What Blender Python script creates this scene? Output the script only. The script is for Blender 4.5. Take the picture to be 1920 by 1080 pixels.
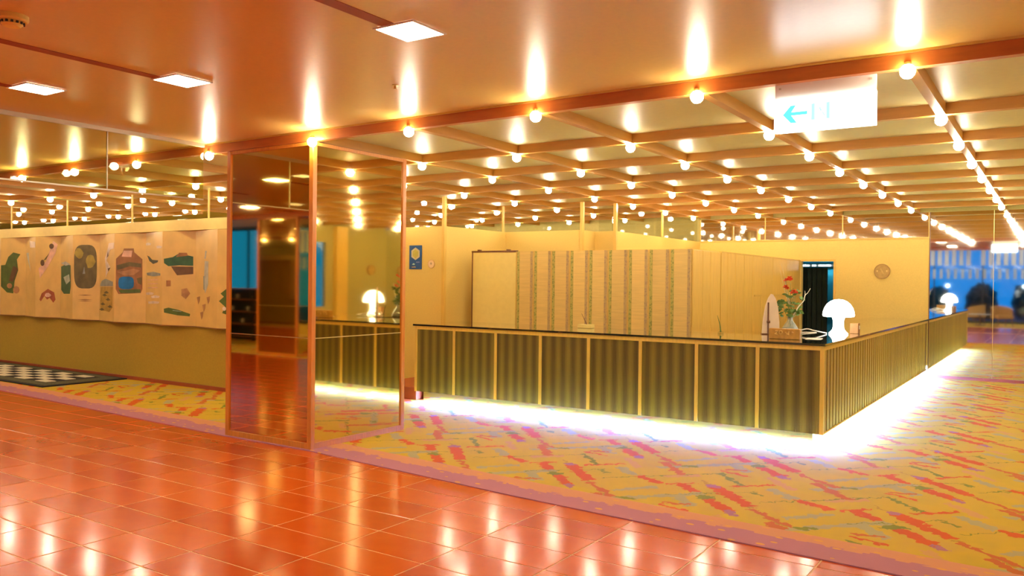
import bpy, bmesh, math, random
from mathutils import Vector, Matrix

for o in list(bpy.data.objects):
    bpy.data.objects.remove(o)
rnd = random.Random(7)
sc = bpy.context.scene
col = sc.collection

# ------------------------------------------------------------------ camera
CAM_H = 1.5
F_PX = 1538.0
CR = Vector((0.8327, 0.5537, 0.0111)).normalized()
CF = Vector((-0.5536, 0.8327, -0.0073)).normalized()
CU = CR.cross(CF).normalized()
CR = CF.cross(CU).normalized()
cam_d = bpy.data.cameras.new('camera')
cam_d.sensor_width = 36.0
cam_d.lens = F_PX / 1920 * 36
cam_d.clip_start = 0.05
cam_d.clip_end = 300
cam = bpy.data.objects.new('camera', cam_d)
col.objects.link(cam)
cam.matrix_world = Matrix(((CR.x, CU.x, -CF.x, 0), (CR.y, CU.y, -CF.y, 0),
                           (CR.z, CU.z, -CF.z, CAM_H), (0, 0, 0, 1)))
sc.camera = cam

# ------------------------------------------------------------------ world: blue dusk outside the windows
world = bpy.data.worlds.new('dusk')
sc.world = world
world.use_nodes = True
wb = world.node_tree.nodes['Background']
wb.inputs[0].default_value = (0.004, 0.19, 0.58, 1)
wb.inputs[1].default_value = 0.85

# ------------------------------------------------------------------ exposure
vs = sc.view_settings
vs.view_transform = 'Standard'
vs.look = 'None'
vs.gamma = 1
vs.use_curve_mapping = False
vs.exposure = 1.0
sc.cycles.sample_clamp_indirect = 8
sc.cycles.glossy_bounces = 6
sc.cycles.diffuse_bounces = 4
sc.cycles.max_bounces = 12
sc.cycles.blur_glossy = 0.3

BULB_L = 95.0          # radiance of the globe bulbs
TUBE_L = 820.0          # tubes under the counter
SQUARE_L = 42.0         # square ceiling lights
BULB_C = (1.0, 0.82, 0.60)

# ------------------------------------------------------------------ helpers
def ray(x, y):
    return CF * F_PX + CR * (x - 960) - CU * (y - 540)
def on_y(x, y, Y):
    d = ray(x, y)
    return Vector((0, 0, CAM_H)) + d * (Y / d.y)
def to_px(p):
    v = Vector(p) - Vector((0, 0, CAM_H))
    d = v.dot(CF)
    if d < 0.1:
        return (-9999, -9999)
    return (960 + F_PX * v.dot(CR) / d, 540 - F_PX * v.dot(CU) / d)

MATS = {}
def nt_new(name):
    m = bpy.data.materials.new(name)
    m.use_nodes = True
    return m, m.node_tree.nodes, m.node_tree.links
def mat(name, color, rough=0.5, metal=0.0, spec=0.5, coat=0.0, coat_r=0.1, var=0.0, scale=8.0,
        stretch=(1, 1, 1), bump=0.0, emit=None, emit_s=0.0, objvar=0.0, sheen=0.0):
    if name in MATS:
        return MATS[name]
    m, N, L = nt_new(name)
    b = N['Principled BSDF']
    b.inputs['Base Color'].default_value = (*color, 1)
    b.inputs['Roughness'].default_value = rough
    b.inputs['Metallic'].default_value = metal
    b.inputs['Specular IOR Level'].default_value = spec
    b.inputs['Coat Weight'].default_value = coat
    b.inputs['Coat Roughness'].default_value = coat_r
    if emit:
        b.inputs['Emission Color'].default_value = (*emit, 1)
        b.inputs['Emission Strength'].default_value = emit_s
    if var or bump or objvar:
        tc = N.new('ShaderNodeTexCoord')
        mp = N.new('ShaderNodeMapping')
        mp.inputs['Scale'].default_value = stretch
        nz = N.new('ShaderNodeTexNoise')
        nz.inputs['Scale'].default_value = scale
        nz.inputs['Detail'].default_value = 4
        L.new(tc.outputs['Object'], mp.inputs[0])
        L.new(mp.outputs[0], nz.inputs['Vector'])
        src = nz.outputs['Fac']
        hs = N.new('ShaderNodeHueSaturation')
        hs.inputs['Color'].default_value = (*color, 1)
        mr = N.new('ShaderNodeMapRange')
        mr.inputs['From Min'].default_value = 0.3
        mr.inputs['From Max'].default_value = 0.7
        mr.inputs['To Min'].default_value = 1 - var
        mr.inputs['To Max'].default_value = 1 + var
        L.new(src, mr.inputs['Value'])
        if objvar:
            oi = N.new('ShaderNodeObjectInfo')
            m2 = N.new('ShaderNodeMapRange')
            m2.inputs['To Min'].default_value = 1 - objvar
            m2.inputs['To Max'].default_value = 1 + objvar
            L.new(oi.outputs['Random'], m2.inputs['Value'])
            mu = N.new('ShaderNodeMath')
            mu.operation = 'MULTIPLY'
            L.new(mr.outputs[0], mu.inputs[0])
            L.new(m2.outputs[0], mu.inputs[1])
            L.new(mu.outputs[0], hs.inputs['Value'])
        else:
            L.new(mr.outputs[0], hs.inputs['Value'])
        L.new(hs.outputs[0], b.inputs['Base Color'])
        if bump:
            bp = N.new('ShaderNodeBump')
            bp.inputs['Strength'].default_value = bump
            bp.inputs['Distance'].default_value = 0.003
            L.new(src, bp.inputs['Height'])
            L.new(bp.outputs[0], b.inputs['Normal'])
    MATS[name] = m
    return m
def emat(name, color, s):
    if name in MATS:
        return MATS[name]
    m, N, L = nt_new(name)
    N.remove(N['Principled BSDF'])
    e = N.new('ShaderNodeEmission')
    e.inputs[0].default_value = (*color, 1)
    e.inputs[1].default_value = s
    L.new(e.outputs[0], N['Material Output'].inputs[0])
    MATS[name] = m
    return m
def glassmat(name, tint, refl=0.08, ior=1.45):
    m, N, L = nt_new(name)
    N.remove(N['Principled BSDF'])
    t = N.new('ShaderNodeBsdfTransparent')
    t.inputs[0].default_value = (*tint, 1)
    g = N.new('ShaderNodeBsdfGlossy')
    g.inputs['Roughness'].default_value = 0.02
    lw = N.new('ShaderNodeLayerWeight')
    pw = N.new('ShaderNodeMath'); pw.operation = 'POWER'; pw.inputs[1].default_value = 5
    L.new(lw.outputs['Facing'], pw.inputs[0])
    fr = N.new('ShaderNodeMath'); fr.operation = 'MULTIPLY_ADD'; fr.inputs[1].default_value = 0.75; fr.inputs[2].default_value = 0.03
    L.new(pw.outputs[0], fr.inputs[0])
    mx = N.new('ShaderNodeMixShader')
    L.new(fr.outputs[0], mx.inputs[0])
    L.new(t.outputs[0], mx.inputs[1])
    L.new(g.outputs[0], mx.inputs[2])
    L.new(mx.outputs[0], N['Material Output'].inputs[0])
    MATS[name] = m
    return m

class MB:
    """collects shapes for one mesh (world or local coordinates)"""
    def __init__(self):
        self.v = []
        self.f = []
        self.uv = None
    def box(self, x0, x1, y0, y1, z0, z1):
        n = len(self.v)
        self.v += [(x0, y0, z0), (x1, y0, z0), (x1, y1, z0), (x0, y1, z0), (x0, y0, z1), (x1, y0, z1), (x1, y1, z1), (x0, y1, z1)]
        self.f += [tuple(n + i for i in q) for q in ((0, 3, 2, 1), (4, 5, 6, 7), (0, 1, 5, 4), (1, 2, 6, 5), (2, 3, 7, 6), (3, 0, 4, 7))]
        return self
    def cbox(self, x0, x1, y0, y1, z0, z1, c=0.004):
        """box with chamfered vertical and top edges"""
        bm = bmesh.new()
        bmesh.ops.create_cube(bm, size=1)
        for v in bm.verts:
            v.co = Vector(((x0 + x1) / 2 + v.co.x * (x1 - x0), (y0 + y1) / 2 + v.co.y * (y1 - y0), (z0 + z1) / 2 + v.co.z * (z1 - z0)))
        bmesh.ops.bevel(bm, geom=list(bm.edges), offset=c, segments=1, affect='EDGES')
        return self.add_bm(bm)
    def add_bm(self, bm, mtx=None):
        n = len(self.v)
        bm.verts.index_update()
        for v in bm.verts:
            self.v.append(tuple(mtx @ v.co if mtx else v.co))
        for f in bm.faces:
            self.f.append(tuple(n + v.index for v in f.verts))
        bm.free()
        return self
    def lathe(self, prof, c=(0, 0, 0), seg=24):
        n = len(self.v)
        k = len(prof)
        for i in range(seg):
            a = 2 * math.pi * i / seg
            for (r_, z) in prof:
                self.v.append((c[0] + r_ * math.cos(a), c[1] + r_ * math.sin(a), c[2] + z))
        for i in range(seg):
            j = (i + 1) % seg
            for q in range(k - 1):
                self.f.append((n + i * k + q, n + j * k + q, n + j * k + q + 1, n + i * k + q + 1))
        return self
    def tube(self, pts, r_, seg=8, taper=1.0):
        n = len(self.v)
        pts = [Vector(p) for p in pts]
        up = Vector((0.13, 0.31, 1)).normalized()
        for i, p in enumerate(pts):
            d = (pts[min(i + 1, len(pts) - 1)] - pts[max(i - 1, 0)]).normalized()
            a = d.cross(up)
            if a.length < 0.05:
                a = d.cross(Vector((1, 0, 0)))
            a.normalize()
            b = d.cross(a)
            rr = r_ * (1 + (taper - 1) * i / max(1, len(pts) - 1))
            for s in range(seg):
                t = 2 * math.pi * s / seg
                self.v.append(tuple(p + a * (math.cos(t) * rr) + b * (math.sin(t) * rr)))
        for i in range(len(pts) - 1):
            for s in range(seg):
                t = (s + 1) % seg
                self.f.append((n + i * seg + s, n + i * seg + t, n + (i + 1) * seg + t, n + (i + 1) * seg + s))
        self.f.append(tuple(n + s for s in range(seg))[::-1])
        self.f.append(tuple(n + (len(pts) - 1) * seg + s for s in range(seg)))
        return self
    def slab(self, loop, nrm, t):
        """extrude a 3D polygon loop by t along nrm"""
        n = len(self.v)
        k = len(loop)
        nn = Vector(nrm) * t
        self.v += [tuple(p) for p in loop] + [tuple(Vector(p) + nn) for p in loop]
        self.f.append(tuple(range(n, n + k)))
        self.f.append(tuple(range(n + 2 * k - 1, n + k - 1, -1)))
        for i in range(k):
            j = (i + 1) % k
            self.f.append((n + j, n + i, n + k + i, n + k + j))
        return self
    def mesh(self, name, m, off=(0, 0, 0), smooth=False, recalc=True):
        me = bpy.data.meshes.new(name)
        me.from_pydata([(v[0] - off[0], v[1] - off[1], v[2] - off[2]) for v in self.v], [], self.f)
        if recalc:
            bm = bmesh.new()
            bm.from_mesh(me)
            bmesh.ops.recalc_face_normals(bm, faces=bm.faces)
            bm.to_mesh(me)
            bm.free()
        me.materials.append(m)
        if smooth:
            for p in me.polygons:
                p.use_smooth = True
        me.update()
        return me
    def build(self, name, m, parent=None, smooth=False, local=False):
        if parent is not None and not local:
            off = WORLD[parent.name]
        elif parent is None and not local:
            xs, ys, zs = zip(*self.v)
            off = ((min(xs) + max(xs)) / 2, (min(ys) + max(ys)) / 2, min(zs))
        else:
            off = (0, 0, 0)
        o = bpy.data.objects.new(name, self.mesh(name, m, off, smooth))
        col.objects.link(o)
        if parent is not None:
            o.parent = parent
            WORLD[o.name] = off
        else:
            o.location = off
            WORLD[o.name] = off
        return o
WORLD = {}
def tag(o, label, cat=None, group=None, kind=None):
    if label: o['label'] = label
    if cat: o['category'] = cat
    if group: o['group'] = group
    if kind: o['kind'] = kind
    return o
def empty(name, loc, label=None, cat=None, group=None, rz=0, kind=None):
    o = bpy.data.objects.new(name, None)
    o.empty_display_size = 0.1
    o.location = loc
    o.rotation_euler.z = rz
    col.objects.link(o)
    WORLD[o.name] = tuple(loc)
    return tag(o, label, cat, group, kind)
def inst(name, me, parent, loc):
    """child that shares mesh data; loc is relative to the parent"""
    o = bpy.data.objects.new(name, me)
    col.objects.link(o)
    o.parent = parent
    o.location = loc
    return o
def copy_tree(o, parent=None):
    c = o.copy()
    col.objects.link(c)
    if parent is not None:
        c.parent = parent
    for ch in list(o.children):
        copy_tree(ch, c)
    return c
def structure(name, mb, m, label=None):
    return tag(mb.build(name, m), label, None, None, 'structure')
def P(name, m, parent, *boxes, smooth=False):
    mb = MB()
    for b in boxes:
        mb.box(*b)
    return mb.build(name, m, parent, smooth)

# ------------------------------------------------------------------ materials
wall_y = mat('yellow_wall_cloth', (0.74, 0.55, 0.15), 0.75, var=0.04, scale=60, bump=0.15)
wall_left_m = mat('olive_gold_wall_cloth', (0.50, 0.345, 0.030), 0.75, var=0.05, scale=50, bump=0.15)
wall_ol = mat('olive_wall_cloth', (0.42, 0.36, 0.12), 0.8, var=0.05, scale=40)
wall_dk = mat('dark_green_wall', (0.10, 0.13, 0.05), 0.8, var=0.05, scale=20)
wood_or = mat('orange_wood', (0.62, 0.23, 0.025), 0.35, coat=0.3, coat_r=0.2, var=0.12, scale=6, stretch=(12, 12, 0.8))
wood_beam = mat('beam_wood', (0.50, 0.15, 0.025), 0.35, coat=0.2, coat_r=0.25, var=0.10, scale=4, stretch=(1, 1, 8))
wood_lat = mat('lattice_wood', (0.52, 0.25, 0.035), 0.5, coat=0.1, coat_r=0.25, var=0.08, scale=4, stretch=(1, 1, 8))
wood_pale = mat('pale_wood', (0.70, 0.46, 0.09), 0.4, var=0.08, scale=5, stretch=(10, 10, 1))
wood_tan = mat('tan_board_wood', (0.72, 0.48, 0.10), 0.45, var=0.10, scale=5, stretch=(14, 14, 0.7), objvar=0.05)
wood_dk = mat('dark_wood', (0.16, 0.06, 0.02), 0.4, var=0.1, scale=5, stretch=(8, 8, 1))
red_trim = mat('red_brown_trim', (0.36, 0.075, 0.02), 0.45, var=0.08, scale=6)
groove_m = mat('groove_red', (0.30, 0.055, 0.012), 0.6, var=0.05, scale=6)
ceil_hall_m = mat('hall_ceiling_lacquer', (0.70, 0.475, 0.125), 0.34, spec=0.65, coat=0.35, coat_r=0.30, var=0.03, scale=30)
ceil_lat_m = mat('lattice_ceiling_panel', (0.58, 0.52, 0.24), 0.46, spec=0.6, var=0.03, scale=20)
ceil_s_m = mat('lounge_ceiling', (0.35, 0.32, 0.2), 0.6, var=0.03, scale=20)
black_top = mat('black_glass_top', (0.012, 0.013, 0.012), 0.06, spec=0.7, coat=1.0, coat_r=0.03, var=0.2, scale=3)
mir_bronze = mat('bronze_mirror', (0.78, 0.62, 0.27), 0.035, metal=1.0, var=0.02, scale=1)
mir_clear = mat('clear_mirror', (0.86, 0.88, 0.80), 0.03, metal=1.0, var=0.01, scale=1)
mir_plinth = mat('steel_plinth', (0.75, 0.78, 0.78), 0.08, metal=1.0, var=0.02, scale=2)
white_m = mat('white_paint', (0.80, 0.77, 0.70), 0.5, var=0.02, scale=10)
cream_m = mat('cream_panel', (0.82, 0.66, 0.20), 0.55, var=0.03, scale=12)
black_m = mat('black_metal', (0.02, 0.02, 0.018), 0.4, var=0.1, scale=10)
grey_frame = mat('grey_frame', (0.55, 0.52, 0.42), 0.4, metal=0.4, var=0.03, scale=9)
brass = mat('brass', (0.75, 0.55, 0.2), 0.3, metal=0.9, var=0.03, scale=9)
glass_smoke = glassmat('smoke_glass', (0.90, 0.95, 0.72))
glass_clear = glassmat('clear_glass', (0.93, 0.95, 0.92))
glass_win = glassmat('window_glass', (0.85, 0.92, 0.98))
bulb_m = emat('bulb_glow', BULB_C, BULB_L)
tube_m = emat('tube_glow', (0.12, 0.25, 1.0), TUBE_L)
square_m = emat('square_light_glow', (1.0, 0.86, 0.62), SQUARE_L)
lampglass = emat('opal_lamp_glow', (1.0, 0.97, 0.90), 4.5)
sign_glow = emat('sign_glow', (0.95, 1.0, 1.0), 3.0)
fabric_tan = mat('tan_upholstery', (0.45, 0.27, 0.10), 0.8, var=0.08, scale=40, bump=0.2)

# ------------------------------------------------------------------ dimensions taken from the photograph (metres)
ZC = 2.81                        # ceiling
YF = 5.05                        # front beam
YM = 15.05                       # rear wall and mirror plane
WTOP = 2.305                     # top of the partial-height walls
XW, XE, YS = -26.0, 2.8, -9.2    # west, east, south limits
XI = [1.73, 0.51, -0.71, -1.935, -3.15, -4.35, -5.53, -6.90, -8.12, -9.34, -10.53, -11.75, -12.97,
      -14.19, -15.41, -16.63, -17.85, -19.07, -20.29]
YJ = [5.05, 6.60, 7.875, 9.15, 10.425, 11.70, 12.975, 14.25]
NALL = 13                        # columns of the lattice that run all the way back

# ================================================================== floor of the hall: glazed red tiles
tile_m, N, L = nt_new('red_glazed_tile')
MATS['red_glazed_tile'] = tile_m
b = N['Principled BSDF']
tc = N.new('ShaderNodeTexCoord'); oi = N.new('ShaderNodeObjectInfo')
nz = N.new('ShaderNodeTexNoise'); nz.inputs['Scale'].default_value = 5; nz.inputs['Detail'].default_value = 3
L.new(tc.outputs['Object'], nz.inputs['Vector'])
ramp = N.new('ShaderNodeValToRGB')
ramp.color_ramp.elements[0].position = 0.25; ramp.color_ramp.elements[0].color = (0.50, 0.058, 0.005, 1)
ramp.color_ramp.elements[1].position = 0.75; ramp.color_ramp.elements[1].color = (0.64, 0.105, 0.010, 1)
ad = N.new('ShaderNodeMath'); ad.operation = 'MULTIPLY_ADD'
ad.inputs[1].default_value = 0.5
mul = N.new('ShaderNodeMath'); mul.operation = 'MULTIPLY'; mul.inputs[1].default_value = 0.5
L.new(nz.outputs['Fac'], mul.inputs[0])
L.new(oi.outputs['Random'], ad.inputs[0]); L.new(mul.outputs[0], ad.inputs[2])
L.new(ad.outputs[0], ramp.inputs[0]); L.new(ramp.outputs[0], b.inputs['Base Color'])
b.inputs['Roughness'].default_value = 0.145
b.inputs['Specular IOR Level'].default_value = 0.40
b.inputs['Coat Weight'].default_value = 0.10
b.inputs['Coat Roughness'].default_value = 0.13
bp = N.new('ShaderNodeBump'); bp.inputs['Strength'].default_value = 0.05; bp.inputs['Distance'].default_value = 0.006
L.new(nz.outputs['Fac'], bp.inputs['Height']); L.new(bp.outputs[0], b.inputs['Normal'])
grout_m = mat('tile_grout', (0.74, 0.44, 0.16), 0.6, var=0.15, scale=30)

TX, TY = 0.579, 0.293
floor = structure('floor', MB().box(XW, XE, -0.80, 5.42, -0.12, -0.002), grout_m, 'glossy red glazed tile floor of the lobby hall')
fo = WORLD['floor']
tb = MB().cbox(-TX / 2 + 0.0048, TX / 2 - 0.0048, -TY / 2 + 0.0048, TY / 2 - 0.0048, -0.010, 0.0, 0.0010)
tile_me = tb.mesh('tile', tile_m)
cells = []
for i in range(-38, 13):
    for j in range(-13, 8):
        cx, cy = -4.527 + TX * (i + 0.5), 3.07 + TY * (j + 0.5)
        if cx - TX / 2 < XW or cx + TX / 2 > XE or cy - TY / 2 < -0.80 or cy + TY / 2 > 5.42:
            continue
        x, y = to_px((cx, cy, 0))
        edge = 4.99 - 0.054 * (cx + 6.6) if cx < -5.4 else 5.03 - 0.083 * (cx + 5.4)
        vis = -80 < x < 2000 and 500 < y < 1130 and cy - TY / 2 < edge
        cells.append((0 if vis else 1, (cx * cx + cy * cy), cx, cy))
cells.sort()
nvis = sum(1 for c in cells if c[0] == 0)
keep = cells[:min(nvis, 300)]
for (_, _, cx, cy) in keep:
    inst('tile', tile_me, floor, (cx - fo[0], cy - fo[1], 0 - fo[2]))
rest = MB()
for (_, _, cx, cy) in cells[len(keep):]:
    rest.box(cx - TX / 2 + 0.0048, cx + TX / 2 - 0.0048, cy - TY / 2 + 0.0048, cy + TY / 2 - 0.0048, -0.010, 0.0)
o = rest.build('tile_field', tile_m, floor)
o['kind'] = 'stuff'

# ================================================================== carpet
def carpet_material():
    m, N, L = nt_new('patterned_carpet')
    b = N['Principled BSDF']
    b.inputs['Roughness'].default_value = 0.95
    b.inputs['Specular IOR Level'].default_value = 0.1
    geo = N.new('ShaderNodeNewGeometry')
    # slightly ragged outlines
    nz = N.new('ShaderNodeTexNoise'); nz.inputs['Scale'].default_value = 17; nz.inputs['Detail'].default_value = 2
    L.new(geo.outputs['Position'], nz.inputs['Vector'])
    sb = N.new('ShaderNodeVectorMath'); sb.operation = 'SUBTRACT'; sb.inputs[1].default_value = (0.5, 0.5, 0.5)
    L.new(nz.outputs['Color'], sb.inputs[0])
    sc_ = N.new('ShaderNodeVectorMath'); sc_.operation = 'MULTIPLY'; sc_.inputs[1].default_value = (0.13, 0.13, 0)
    L.new(sb.outputs[0], sc_.inputs[0])
    pos = N.new('ShaderNodeVectorMath'); pos.operation = 'ADD'
    L.new(geo.outputs['Position'], pos.inputs[0]); L.new(sc_.outputs[0], pos.inputs[1])
    # ground colour: yellow with ochre and pinkish drifts
    n2 = N.new('ShaderNodeTexNoise'); n2.inputs['Scale'].default_value = 2.3; n2.inputs['Detail'].default_value = 3
    L.new(geo.outputs['Position'], n2.inputs['Vector'])
    rp = N.new('ShaderNodeValToRGB')
    e = rp.color_ramp.elements
    e[0].position = 0.30; e[0].color = (0.50, 0.37, 0.032, 1)
    e[1].position = 0.70; e[1].color = (0.54, 0.36, 0.05, 1)
    k = e.new(0.5); k.color = (0.56, 0.39, 0.030, 1)
    L.new(n2.outputs['Fac'], rp.inputs[0])
    cur = rp.outputs[0]
    PER = 1.216
    RED = (0.56, 0.115, 0.015); RED2 = (0.50, 0.15, 0.03); GRN = (0.22, 0.24, 0.025); GRY = (0.40, 0.36, 0.15)
    PUR = (0.38, 0.17, 0.20); OCH = (0.42, 0.28, 0.03); PNK = (0.56, 0.33, 0.09)
    strokes = [  # ends, half width, colour
        ((-3.90, 6.20), (-3.30, 6.85), 0.045, GRY), ((-2.66, 5.33), (-2.42, 5.62), 0.035, GRY),
        ((-2.26, 5.50), (-2.03, 5.26), 0.055, GRY), ((-2.95, 6.05), (-2.72, 5.85), 0.05, GRY),
        ((-3.05, 6.38), (-2.80, 6.10), 0.04, PNK), ((-2.52, 5.95), (-2.30, 6.15), 0.05, PNK),
        ((-2.90, 5.62), (-2.20, 6.30), 0.008, GRN), ((-3.50, 5.45), (-3.00, 5.90), 0.007, GRN),
        ((-3.45, 6.00), (-2.60, 5.15), 0.012, OCH),
        ((-3.43, 6.32), (-3.14, 6.02), 0.026, GRN), ((-3.30, 6.70), (-3.19, 6.79), 0.028, GRN),
        ((-2.55, 5.17), (-2.43, 5.22), 0.030, GRN), ((-3.30, 5.57), (-3.19, 5.47), 0.05, GRN),
        ((-3.02, 5.86), (-2.93, 5.80), 0.022, GRN),
        ((-3.55, 5.82), (-3.36, 5.63), 0.050, RED), ((-3.22, 5.50), (-2.99, 5.28), 0.056, RED),
        ((-3.31, 5.88), (-2.93, 5.49), 0.060, RED), ((-2.90, 5.44), (-2.56, 5.16), 0.026, RED2),
        ((-3.20, 5.94), (-2.96, 6.18), 0.022, RED), ((-3.44, 6.46), (-3.26, 6.52), 0.024, RED2),
        ((-2.70, 5.85), (-2.45, 5.73), 0.042, RED), ((-2.72, 6.42), (-2.42, 6.08), 0.042, RED2),
        ((-2.24, 5.20), (-2.00, 5.13), 0.022, RED), ((-2.40, 5.74), (-2.24, 5.88), 0.018, RED),
        ((-3.02, 5.30), (-2.93, 5.22), 0.040, PUR), ((-3.35, 5.92), (-3.28, 5.86), 0.045, PUR),
    ]
    for (p0, p1, hw, c) in strokes:
        cx, cy = (p0[0] + p1[0]) / 2, (p0[1] + p1[1]) / 2
        ln = math.hypot(p1[0] - p0[0], p1[1] - p0[1]) / 2
        an = math.atan2(p1[1] - p0[1], p1[0] - p0[0])
        s = N.new('ShaderNodeVectorMath'); s.operation = 'SUBTRACT'; s.inputs[1].default_value = (cx, cy, 0)
        L.new(pos.outputs[0], s.inputs[0])
        w = N.new('ShaderNodeVectorMath'); w.operation = 'WRAP'
        w.inputs[1].default_value = (PER / 2,) * 3; w.inputs[2].default_value = (-PER / 2,) * 3
        L.new(s.outputs[0], w.inputs[0])
        mp = N.new('ShaderNodeMapping'); mp.vector_type = 'TEXTURE'
        mp.inputs['Rotation'].default_value = (0, 0, an)
        mp.inputs['Scale'].default_value = (ln, hw * 0.85, 1000)
        L.new(w.outputs[0], mp.inputs[0])
        ab = N.new('ShaderNodeVectorMath'); ab.operation = 'ABSOLUTE'
        L.new(mp.outputs[0], ab.inputs[0])
        sp = N.new('ShaderNodeSeparateXYZ'); L.new(ab.outputs[0], sp.inputs[0])
        mx = N.new('ShaderNodeMath'); mx.operation = 'MAXIMUM'
        L.new(sp.outputs[0], mx.inputs[0]); L.new(sp.outputs[1], mx.inputs[1])
        lt = N.new('ShaderNodeMath'); lt.operation = 'LESS_THAN'; lt.inputs[1].default_value = 1.0
        L.new(mx.outputs[0], lt.inputs[0])
        mi = N.new('ShaderNodeMix'); mi.data_type = 'RGBA'
        mi.inputs[7].default_value = (*c, 1)
        L.new(lt.outputs[0], mi.inputs[0]); L.new(cur, mi.inputs[6])
        cur = mi.outputs[2]
    L.new(cur, b.inputs['Base Color'])
    n3 = N.new('ShaderNodeTexNoise'); n3.inputs['Scale'].default_value = 260
    L.new(geo.outputs['Position'], n3.inputs['Vector'])
    bp = N.new('ShaderNodeBump'); bp.inputs['Strength'].default_value = 0.25; bp.inputs['Distance'].default_value = 0.004
    L.new(n3.outputs['Fac'], bp.inputs['Height']); L.new(bp.outputs[0], b.inputs['Normal'])
    MATS['patterned_carpet'] = m
    return m
def border_material():
    m, N, L = nt_new('purple_border_carpet')
    b = N['Principled BSDF']; b.inputs['Roughness'].default_value = 0.95; b.inputs['Specular IOR Level'].default_value = 0.1
    uv = N.new('ShaderNodeUVMap'); uv.uv_map = 'UVMap'
    sp = N.new('ShaderNodeSeparateXYZ'); L.new(uv.outputs[0], sp.inputs[0])
    nz = N.new('ShaderNodeTexNoise'); nz.inputs['Scale'].default_value = 7; nz.inputs['Detail'].default_value = 1
    L.new(uv.outputs[0], nz.inputs['Vector'])
    sn = N.new('ShaderNodeMath'); sn.operation = 'SNAP'; sn.inputs[1].default_value = 0.12
    L.new(nz.outputs['Fac'], sn.inputs[0])
    ma = N.new('ShaderNodeMath'); ma.operation = 'MULTIPLY_ADD'; ma.inputs[1].default_value = 0.22
    L.new(sn.outputs[0], ma.inputs[0]); L.new(sp.outputs[1], ma.inputs[2])
    gt = N.new('ShaderNodeMath'); gt.operation = 'GREATER_THAN'; gt.inputs[1].default_value = 0.335
    L.new(ma.outputs[0], gt.inputs[0])
    mi = N.new('ShaderNodeMix'); mi.data_type = 'RGBA'
    mi.inputs[6].default_value = (0.43, 0.19, 0.235, 1); mi.inputs[7].default_value = (0.60, 0.29, 0.14, 1)
    L.new(gt.outputs[0], mi.inputs[0])
    mp = N.new('ShaderNodeMapping'); mp.inputs['Scale'].default_value = (1, 1.8, 1); L.new(uv.outputs[0], mp.inputs[0])
    vo = N.new('ShaderNodeTexVoronoi'); vo.inputs['Scale'].default_value = 7.5; vo.inputs['Randomness'].default_value = 0.7
    L.new(mp.outputs[0], vo.inputs['Vector'])
    lt = N.new('ShaderNodeMath'); lt.operation = 'LESS_THAN'; lt.inputs[1].default_value = 0.21
    L.new(vo.outputs['Distance'], lt.inputs[0])
    m2 = N.new('ShaderNodeMix'); m2.data_type = 'RGBA'; m2.inputs[7].default_value = (0.66, 0.34, 0.08, 1)
    L.new(lt.outputs[0], m2.inputs[0]); L.new(mi.outputs[2], m2.inputs[6])
    L.new(m2.outputs[2], b.inputs['Base Color'])
    MATS['purple_border_carpet'] = m
    return m
carpet_m = carpet_material()
border_m = border_material()
EDGE = [(XW, 5.40), (-16, 5.40), (-11.56, 5.25), (-9.27, 5.125), (-6.60, 4.99), (-5.42, 4.99), (-3.16, 4.785), (-1.05, 4.665), (1.0, 4.55), (XE, 4.45)]
BW = 0.40
mb = MB()
n = len(EDGE)
loop = [(x, y + BW, 0.006) for x, y in EDGE] + [(XE, YM + 0.06, 0.006), (XW, YM + 0.06, 0.006)]
mb.slab(loop[::-1], (0, 0, -1), 0.12)
carpet = structure('floor_carpet', mb, carpet_m, 'yellow fitted carpet with red and green brush-stroke pattern')
me = bpy.data.meshes.new('carpet_border')
vv = []; ff = []; uvs = []
dist = 0
for i, (x, y) in enumerate(EDGE):
    if i: dist += math.hypot(x - EDGE[i - 1][0], y - EDGE[i - 1][1])
    vv += [(x, y, 0.0), (x, y, 0.007), (x, y + BW, 0.007)]
    uvs.append(dist)
for i in range(n - 1):
    a = i * 3
    ff += [(a, a + 3, a + 4, a + 1), (a + 1, a + 4, a + 5, a + 2)]
co = WORLD['floor_carpet']
me.from_pydata([(v[0] - co[0], v[1] - co[1], v[2] - co[2]) for v in vv], [], ff)
ul = me.uv_layers.new(name='UVMap')
for p in me.polygons:
    for li in p.loop_indices:
        vi = me.loops[li].vertex_index
        ul.data[li].uv = (uvs[vi // 3], BW if vi % 3 == 2 else 0.0)
me.materials.append(border_m)
o = bpy.data.objects.new('carpet_border', me); col.objects.link(o); o.parent = carpet
o['label'] = 'purple and pink border strip with small yellow dots'
fe = structure('floor_entry', MB().box(-8.0, XE, -5.40, -0.80, -0.12, -0.002), grout_m, 'red tile floor reaching towards the lounge windows')
tf = MB()
for i in range(-6, 13):
    for j in range(-29, -13):
        cx, cy = -4.527 + TX * (i + 0.5), 3.07 + TY * (j + 0.5)
        if cx - TX / 2 > -8 and cx + TX / 2 < XE and cy - TY / 2 > -5.4 and cy + TY / 2 < -0.8:
            tf.box(cx - TX / 2 + 0.0048, cx + TX / 2 - 0.0048, cy - TY / 2 + 0.0048, cy + TY / 2 - 0.0048, -0.010, 0.0)
o = tf.build('tile_field', tile_m, fe); o['kind'] = 'stuff'
structure('floor_lounge', MB().box(XW, -8.0, YS, -0.80, -0.12, 0.006).box(-8.0, XE, YS, -5.40, -0.12, 0.006), carpet_m, 'yellow patterned carpet of the lounge before the windows')

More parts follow.
